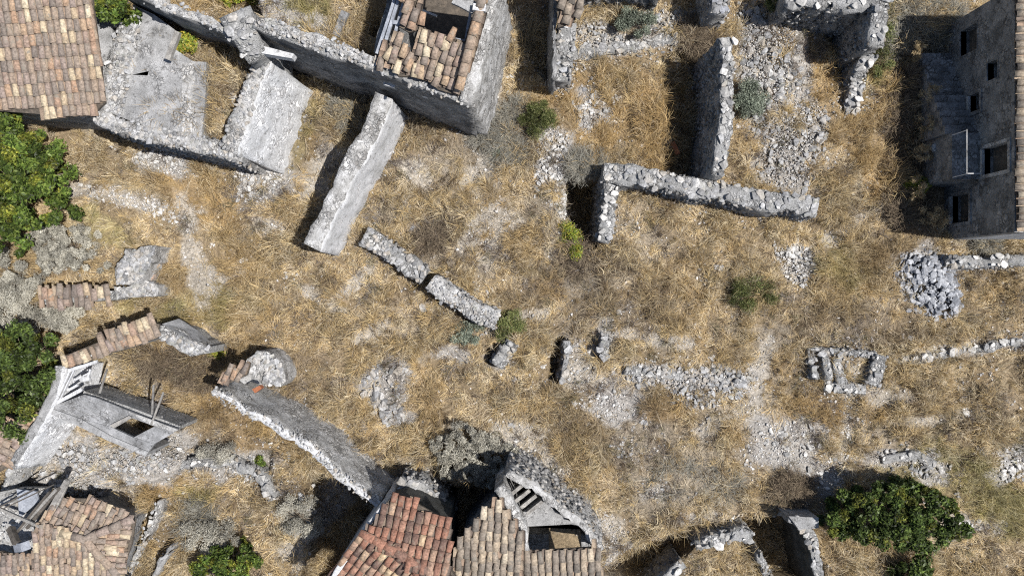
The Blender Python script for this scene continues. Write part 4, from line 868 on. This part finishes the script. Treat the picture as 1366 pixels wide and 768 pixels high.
rubble('stone_spread', 'line of whitish rubble running right from the lower left debris', [(270, 615, 60, 9, 0), (330, 628, 16, 12, 40)], 80, 500, .05, .12, 'stone', .1)
rubble('stone_spread', 'pale stones scattered over bare dusty ground left of the bottom right tree', [(1045, 590, 40, 28), (1090, 640, 34, 16, -20), (1120, 600, 20, 40)], 90, 700, .07, .15, 'pale_stone', .0)
rubble('stone_spread', 'knot of pale stones at the right edge beside the yellowish grass', [(1350, 624, 22, 14), (1330, 602, 26, 6)], 70, 160, .08, .16, 'pale_stone', .1)
rubble('stone_spread', 'loose grey stones on the yellowish grass right of the bottom right tree', [(1312, 700, 28, 14), (1278, 702, 14, 10)], 26, 60, .08, .16, 'pale_stone', 0)
rubble('stone_spread', 'stone clutter above the bottom right tree', [(1235, 622, 24, 14), (1200, 606, 34, 6)], 60, 160, .08, .17, 'stone', .1)
rubble('stone_spread', 'stones spilling round the buried row right of the middle of the field', [(905, 502, 84, 16, 4), (975, 504, 28, 22), (930, 530, 40, 14)], 190, 700, .08, .16, 'stone', .05)
rubble('stone_spread', 'white chips around the dark slot in the field', [(790, 520, 30, 30), (812, 546, 18, 18)], 40, 400, .06, .12, 'pale_stone', 0)
rubble('stone_spread', 'grey rubble on the ledge behind the tall dark wall', [(410, 20, 50, 16, -18), (375, 18, 30, 16)], 90, 700, .06, .13, 'stone', .05)
rubble('stone_spread', 'grey stones in the scrub left of the deep shade by the red roof', [(425, 700, 22, 34, 10), (408, 676, 16, 14)], 60, 260, .09, .18, 'stone', .1)
rubble('stone_spread', 'dust and chips round the outer wall of the roofless room', [(760, 650, 40, 16, 45), (808, 725, 16, 44, -8)], 30, 800, .05, .1, 'pale_stone', 0)
rubble('stone_spread', 'small grey stones half hidden in grass below the middle of the field', [(870, 652, 22, 14), (835, 600, 20, 14)], 34, 160, .07, .13, 'stone', 0)
for px, py, s, lb in ((1078, 595, .22, 'largest smooth white boulder on the dusty ground left of the bottom right tree'), (1092, 594, .15, 'small pale boulder touching the right side of the largest white boulder'), (1047, 604, .17, 'flat pinkish white boulder lying left of the largest white boulder'), (1078, 625, .16, 'white boulder lying just below the largest white boulder')):
    q = P(px, py); o = put_stone(None, (q.x, q.y, float(G(q.x, q.y)) + .08), s, 'pale_stone', .6, name='white_boulder'); meta(o, lb, 'boulder', 'white boulders on the dusty ground')
for px, py in ((702, 196), (711, 214), (737, 208), (782, 148), (1168, 508), (1030, 605), (426, 323), (968, 195)):
    pass
n_g = 42000; gxy = np.stack([rng.uniform(-20, 20, n_g), rng.uniform(-11.5, 11.5, n_g)], 1); ff = fields(gxy[:, 0], gxy[:, 1])
pr = .10 + .95 * np.maximum(ff['r'], ff['d'] * .95) + .25 * sst(.52, .66, fbm(gxy[:, 0], gxy[:, 1], 3.5, 31, 4)); keep = rng.random(n_g) < pr
for fp in FOOT: keep &= ~inpoly(gxy[:, 0], gxy[:, 1], fp)
gxy = gxy[keep]; sz = rng.uniform(.02, .06, len(gxy)) * (1 + 1.2 * (rng.random(len(gxy)) < .05)); o = link('scattered_gravel', stones_np(np.column_stack([gxy, G(gxy[:, 0], gxy[:, 1]) + sz * .3]), sz, stone_cols(len(gxy), 'pale_stone') * .9), None, M['gravel'])
meta(o, 'small stones and chips strewn over the whole field', 'gravel', None, 'stuff')
pos = []
for pts, nor, th, bt, tp in DEB:
    for p, nn in zip(pts, nor):
        for k in range(9 if tp else 5):
            s_ = random.choice((-1, 1)); d = th / 2 + (bt if s_ > 0 else 0) + abs(random.gauss(0, .28)); q = p + nn * s_ * d + Vector((random.uniform(-.1, .1), random.uniform(-.1, .1), 0)); pos.append((q.x, q.y))
pos = np.array(pos); sz = rng.uniform(.03, .1, len(pos)) ** 1.0; o = link('fallen_stones', stones_np(np.column_stack([pos, G(pos[:, 0], pos[:, 1]) + sz * .3]), sz, stone_cols(len(pos), 'stone')), None, M['gravel'])
meta(o, 'small fallen stones strewn along the feet of the ruined walls', 'rubble', None, 'stuff')
n_s = 26000; gxy = np.stack([rng.uniform(-20, 20, n_s), rng.uniform(-11.5, 11.5, n_s)], 1); pr = sst(.56, .7, fbm(gxy[:, 0], gxy[:, 1], 1.3, 141, 4)) * .8 + .02; keep = rng.random(n_s) < pr
for fp in FOOT: keep &= ~inpoly(gxy[:, 0], gxy[:, 1], fp)
gxy = gxy[keep]; sz = rng.uniform(.035, .11, len(gxy)); o = link('field_stones', stones_np(np.column_stack([gxy, G(gxy[:, 0], gxy[:, 1]) + sz * .1]), sz, stone_cols(len(gxy), 'stone') * 1.1), None, M['gravel'])
meta(o, 'half buried small stones showing in patches through the dry grass', 'stones', None, 'stuff')
big_ = gxy[rng.permutation(len(gxy))[:110]]
for q in big_:
    s_ = random.uniform(.13, .22); o = put_stone(None, (q[0], q[1], float(G(q[0], q[1])) + s_ * .15), s_, random.choice(('stone', 'pale_stone')), .6, name='field_stone'); meta(o, 'loose grey-white field stone lying alone in the dry grass', 'stone', 'loose field stones in the dry grass')
# ================================================================== trees and shrubs
plant('fig_tree', 'large bright green tree crown at the left edge beneath the tiled house', 'tree', 18, 248, 94, 106, 3.6, 46000, 'green', .072, .42, zc=1.9, clumps=200)
plant('fig_tree', 'dark green tree crown at the left edge beside the tile-topped wall', 'tree', 18, 498, 72, 84, 3.0, 30000, 'fig', .07, .45, zc=1.6, clumps=120)
plant('broadleaf_tree', 'round dark green tree standing alone at the bottom right', 'tree', 1190, 686, 92, 50, 2.4, 30000, 'fig', .07, .45, zc=1.2, clumps=110)
plant('broadleaf_tree', 'small tree crown with bare ground below it at the very bottom right', 'tree', 1215, 762, 22, 26, 1.3, 2600, 'fig', .08, .45, zc=.7)
plant('broadleaf_tree', 'small dark green tree squeezed behind the tiled house at the top left', 'tree', 150, 12, 30, 24, 3.9, 6000, 'green', .08, .45, zc=3.2, clumps=36)
plant('broadleaf_shrub', 'bright green leafy shrub at the bottom edge below the lower left scrub', 'shrub', 302, 748, 46, 30, 1.5, 9000, 'green', .06, .45, zc=.7, clumps=60)
plant('herb_clump', 'yellow-green weed clump inside the roofless ruin', 'plant', 249, 64, 15, 15, .6, 1800, 'lime', .05, .5, False, zc=.3)
plant('herb_clump', 'yellow-green weeds sprouting above the stone pier at the top', 'plant', 316, 0, 28, 9, .7, 2200, 'lime', .05, .5, False, zc=.3)
plant('round_shrub', 'fine-leaved green bush in the grass left of the grassy room', 'shrub', 718, 160, 27, 24, .7, 6500, 'olive', .045, .22, False, zc=.35, up=.1)
plant('round_shrub', 'dark green feathery bush right of the centre of the field', 'shrub', 1002, 392, 30, 26, .7, 6500, 'olive', .045, .18, False, zc=.35, up=.1)
plant('round_shrub', 'blue-green shrub on the rubble slope', 'shrub', 998, 131, 26, 27, .8, 5000, 'sage', .04, .35, False, zc=.4)
plant('round_shrub', 'pale sage-coloured shrub at the top centre below the rock wall', 'shrub', 845, 32, 28, 18, .8, 4200, 'sage', .04, .35, False, zc=.4)
plant('round_shrub', 'grey-green shrub tucked against the lower end of the plaster-topped wall', 'shrub', 626, 440, 26, 17, .6, 3600, 'sage', .045, .35, False, zc=.3)
plant('round_shrub', 'green feathery bush touching the tip of the plaster-topped wall', 'shrub', 684, 436, 26, 19, .6, 4200, 'olive', .045, .2, False, zc=.3)
plant('herb_clump', 'yellow-green weeds hanging into the stone-lined cavity', 'plant', 762, 322, 13, 30, .4, 2200, 'lime', .045, .3, False, zc=.2)
plant('herb_clump', 'tiny blue-green plant in the grass right of the half collapsed house', 'plant', 665, 203, 10, 8, .3, 300, 'sage', .05, .5, False, zc=.15)
plant('dry_bush', 'big dusty grey bush below the large green tree', 'bush', 92, 330, 52, 44, 1.7, 26000, 'grey', .06, .2, False, zc=.6, clumps=110, up=.2)
plant('dry_bush', 'long grey bush spreading under the tile-capped garden wall', 'bush', 70, 424, 72, 20, .9, 12000, 'grey', .055, .18, False, zc=.4)
plant('dry_bush', 'dusty grey bush at the left edge between the two green trees', 'bush', 20, 376, 48, 46, 1.4, 18000, 'grey', .055, .18, False, zc=.6)
plant('dry_bush', 'wide ash-grey bush overhanging the dark pit above the red roof', 'bush', 630, 608, 66, 44, 1.0, 30000, 'grey', .06, .2, False, zc=.55, clumps=170, up=.2)
plant('dry_bush', 'small ash-grey bush against the curving outer wall of the roofless room', 'bush', 680, 634, 24, 16, 1.0, 3000, 'grey', .04, .3, False, zc=.6)
plant('dry_bush', 'grey thorny bush by the curved pale retaining edge', 'bush', 292, 600, 36, 16, .7, 3600, 'grey', .04, .25, False, zc=.35)
plant('dry_bush', 'grey bush above the bright green leafy shrub at the bottom', 'bush', 282, 714, 40, 24, .9, 6000, 'grey', .055, .18, False, zc=.45)
plant('dry_bush', 'brown and grey bush left of the deep shade by the red roof', 'bush', 402, 690, 34, 34, .9, 5000, 'grey', .04, .25, False, zc=.4)
plant('green_weed', 'little green weed patch under the tall oblique wall', 'plant', 348, 618, 14, 12, .4, 1000, 'green', .04, .4, False, zc=.2)
plant('green_weed', 'green shadowed weeds between the corner wall and the twiggy thicket', 'plant', 1180, 60, 14, 50, .5, 2600, 'olive', .045, .2, False, zc=.25)
plant('green_weed', 'yellowish green sprigs at the edge of the shade of the right-hand house', 'plant', 1222, 248, 14, 14, .8, 900, 'lime', .04, .4, False, zc=.4)
plant('green_weed', 'yellow-green weeds beside the grey stone platform', 'plant', 292, 470, 13, 8, .4, 700, 'lime', .04, .4, False, zc=.2)
plant('dry_bush', 'grey-green bush at the top edge above the rubble slope', 'bush', 1034, 2, 18, 12, 1.2, 1500, 'olive', .045, .35, False, zc=.7)
for i, (y, lb) in enumerate([(70, 'topmost'), (118, 'second from the top'), (160, 'middle'), (205, 'fourth from the top'), (240, 'fifth from the top'), (285, 'lowest')]):
    plant('dry_bush', 'straw-coloured bush at the shade edge of the right-hand house, %s of six' % lb, 'bush', 1220 + (i * 7 % 4) * 7, y + (i * 5 % 3) * 6, 9 + (i * 3 % 4) * 3, 12 + (i * 5 % 3) * 4, 1.3, 900, 'straw', .07, .1, False, zc=.7, up=.1, clumps=14, group='straw-coloured bushes along the shade edge')
twiggy('twig_thicket', 'leafless grey thicket filling the top right between the corner wall and the shaded house', 1236, 30, 60, 46, 1.5, 4200, 'grey')
twiggy('twig_thicket', 'bare brown brambles along the edge of the shade of the right-hand house', 1222, 165, 24, 95, 1.5, 2600, 'brown')
twiggy('twig_thicket', 'straggling dry brambles below the outside stair', 1224, 262, 30, 40, 1.4, 1500, 'brown')
twiggy('twig_thicket', 'purple-grey twiggy scrub right of the half collapsed house', 668, 178, 40, 50, .5, 1500, 'grey')
twiggy('twig_thicket', 'dark spiky scrub above the low mossy wall', 590, 316, 40, 26, .6, 1100, 'brown')
twiggy('twig_thicket', 'grey spiky tuft in the corner between the diagonal wall and the ruin', 466, 148, 22, 24, .7, 900, 'grey')
twiggy('twig_thicket', 'dry ochre shrub hanging over the head of the dividing wall', 930, 48, 36, 26, 1.0, 1400, 'brown')
twiggy('twig_thicket', 'grey twigs heaped on the lip of the stone-lined cavity', 782, 212, 22, 20, .6, 900, 'grey')
twiggy('twig_thicket', 'tangle of dry stalks below the stone-lined cavity', 800, 345, 50, 24, .6, 1000, 'brown')
twiggy('twig_thicket', 'brown scrub beside the ruined arch', 262, 492, 56, 24, .6, 1500, 'brown')
twiggy('twig_thicket', 'brown scrub between the tile-topped wall and the bare roof slab', 188, 478, 40, 18, .6, 900, 'brown')
twiggy('twig_thicket', 'grey scrub on the slope above the shaded pit at the bottom', 930, 640, 80, 30, .35, 260, 'grey')
twiggy('twig_thicket', 'dark scrub left of the bottom right tree', 1040, 655, 50, 18, .5, 900, 'brown')
twiggy('twig_thicket', 'grey brush beside the rubble heap at the right', 1320, 320, 26, 16, .6, 700, 'grey')
twiggy('twig_thicket', 'grey dry scrub between the oblique wall and the hipped roof', 250, 690, 40, 20, .5, 900, 'grey')
# ================================================================== dry grass
n_b = 420000
xy = np.stack([rng.uniform(-21, 21, n_b), rng.uniform(-12.2, 12.2, n_b)], 1); x, y = xy[:, 0], xy[:, 1]
ff = fields(x, y); cl = fbm(x, y, .55, 61, 3); big = fbm(x, y, 2.4, 71, 4); bare = sst(.52, .66, fbm(x, y, 3.5, 31, 4))
dens = (.25 + 1.1 * sst(.36, .6, cl)) * (1 - .5 * bare) * (1 - .93 * ff['r']) * (1 - .86 * ff['d']) * (1 - .25 * ff['k'])
keep = rng.random(n_b) < dens
for fp in FOOT: keep &= ~inpoly(x, y, fp)
x, y = x[keep], y[keep]; ff = {k: v[keep] for k, v in ff.items()}; cl = cl[keep]; big = big[keep]; bare = bare[keep]; n = len(x)
ntf = 72000; tcx = rng.uniform(-21, 21, ntf); tcy = rng.uniform(-12.2, 12.2, ntf); gz = G(x, y); flow = fbm(x, y, 2.2, 91, 3) * 18 + fbm(x, y, .6, 95, 2) * 7
hd = flow + rng.normal(0, .55, n)
straw = np.array([(.68, .535, .30), (.60, .455, .235), (.78, .67, .46), (.48, .355, .19), (.20, .15, .10), (.62, .53, .39)])
ci = rng.integers(0, 6, n); col = straw[ci] * rng.uniform(.7, 1.15, (n, 1))
def tint(col, m, c, a): m = (m * a * rng.uniform(.4, 1, n))[:, None]; return col * (1 - m) + np.array(c) * rng.uniform(.6, 1.3, (n, 1)) * m
col = tint(col, ff['o'], (.46, .31, .13), .75); col = tint(col, ff['y'], (.30, .28, .10), .7); col = tint(col, ff['g'], (.40, .36, .30), .8); col = tint(col, ff['k'], (.20, .15, .10), .7)
col = tint(col, sst(.55, .75, big), (.44, .31, .15), .6); col = tint(col, sst(.48, .3, big), (.36, .31, .24), .6); col *= (.72 + .55 * sst(.3, .65, cl))[:, None]
ln = (.08 + .20 * rng.random(n) ** 1.7) * (.7 + .7 * sst(.35, .6, cl)); lift = rng.uniform(.15, .75, n) * (1 - .3 * bare)
wd = rng.uniform(.006, .015, n)
V, F, C = blades(np.stack([x, y, gz], 1), hd, ln, wd, lift, col)
o = link('dry_grass', npmesh('dry_grass', V, F, C), None, M['grass']); meta(o, 'matted straw-coloured dry grass covering the open ground between the ruins', 'grass', None, 'stuff')
ff = fields(tcx, tcy); dn = (.12 + 1.0 * sst(.42, .62, fbm(tcx, tcy, .9, 131, 4))) * (1 - .95 * ff['r']) * (1 - .9 * ff['d']) * (1 - .45 * ff['g']); keep = rng.random(ntf) < dn
for fp in FOOT: keep &= ~inpoly(tcx, tcy, fp)
tcx, tcy = tcx[keep], tcy[keep]; nt_ = len(tcx); per = 15; big = fbm(tcx, tcy, 2.4, 71, 4)
tc = straw[rng.integers(0, 6, nt_)] * rng.uniform(.42, 1.25, (nt_, 1)); n = nt_; ff = {k: v[keep] for k, v in ff.items()}
tc = tint(tc, ff['o'], (.46, .31, .13), .75); tc = tint(tc, ff['y'], (.28, .27, .10), .8); tc = tint(tc, ff['k'], (.20, .15, .10), .7); tc = tint(tc, sst(.55, .75, big), (.44, .31, .15), .6)
idx = np.repeat(np.arange(nt_), per); n = len(idx); th = fbm(tcx, tcy, 2.2, 91, 3) * 18 + rng.normal(0, .8, nt_); ts = rng.uniform(.5, 1.15, nt_) * (.75 + .6 * sst(.45, .62, fbm(tcx, tcy, .9, 131, 4)))
x = tcx[idx] + rng.normal(0, .035, n); y = tcy[idx] + rng.normal(0, .035, n)
V, F, C = blades(np.stack([x, y, G(x, y)], 1), th[idx] + rng.normal(0, .95, n), rng.uniform(.14, .42, n) * ts[idx], rng.uniform(.006, .014, n), rng.uniform(.5, 1.7, n), tc[idx] * rng.uniform(.75, 1.2, (n, 1)), .25)
o = link('grass_tufts', npmesh('grass_tufts', V, F, C), None, M['grass']); meta(o, 'small standing tufts of straw-coloured grass all over the field', 'grass', None, 'stuff')
# long pale fallen stalks
m = 4200; x = rng.uniform(-20, 20, m); y = rng.uniform(-11.5, 11.5, m); keep = np.ones(m, bool)
for fp in FOOT: keep &= ~inpoly(x, y, fp)
ff = fields(x, y); keep &= (ff['r'] < .5); x, y = x[keep], y[keep]; m = len(x)
V, F, C = blades(np.stack([x, y, G(x, y) + .08], 1), fbm(x, y, 2.2, 91, 3) * 18 + rng.normal(0, 1.0, m), rng.uniform(.25, .6, m), rng.uniform(.009, .02, m), rng.uniform(.0, .3, m), np.array([(.62, .54, .40), (.5, .42, .3), (.4, .33, .24)])[rng.integers(0, 3, m)], .3)
o = link('fallen_stalks', npmesh('fallen_stalks', V, F, C), None, M['grass']); meta(o, 'long pale dead stalks lying across the dry grass', 'straw', None, 'stuff')

# low dark scrub speckling the field
ns = 9000; x = rng.uniform(-20.5, 20.5, ns); y = rng.uniform(-11.8, 11.8, ns); keep = rng.random(ns) < (.03 + sst(.52, .66, fbm(x, y, 1.0, 151, 5))) * 1.0
for fp in FOOT: keep &= ~inpoly(x, y, fp)
x, y = x[keep], y[keep]; ns = len(x); per = 26; idx = np.repeat(np.arange(ns), per); n = len(idx); sc_ = rng.uniform(.5, 1.4, ns)
bc = .85 * np.array([(.20, .15, .105), (.27, .23, .20), (.15, .12, .10), (.22, .20, .12), (.31, .285, .27)])[rng.integers(0, 5, ns)]
V, F, C = blades(np.stack([x[idx] + rng.normal(0, .09, n), y[idx] + rng.normal(0, .09, n), G(x[idx], y[idx])], 1), rng.uniform(0, 6.28, n), rng.uniform(.08, .26, n) * sc_[idx], rng.uniform(.007, .016, n), rng.uniform(.5, 1.8, n), bc[idx] * rng.uniform(.6, 1.3, (n, 1)), .5)
o = link('low_scrub', npmesh('low_scrub', V, F, C), None, M['grass']); meta(o, 'low dark brown and grey scrub speckling the dry grass', 'scrub', None, 'stuff')
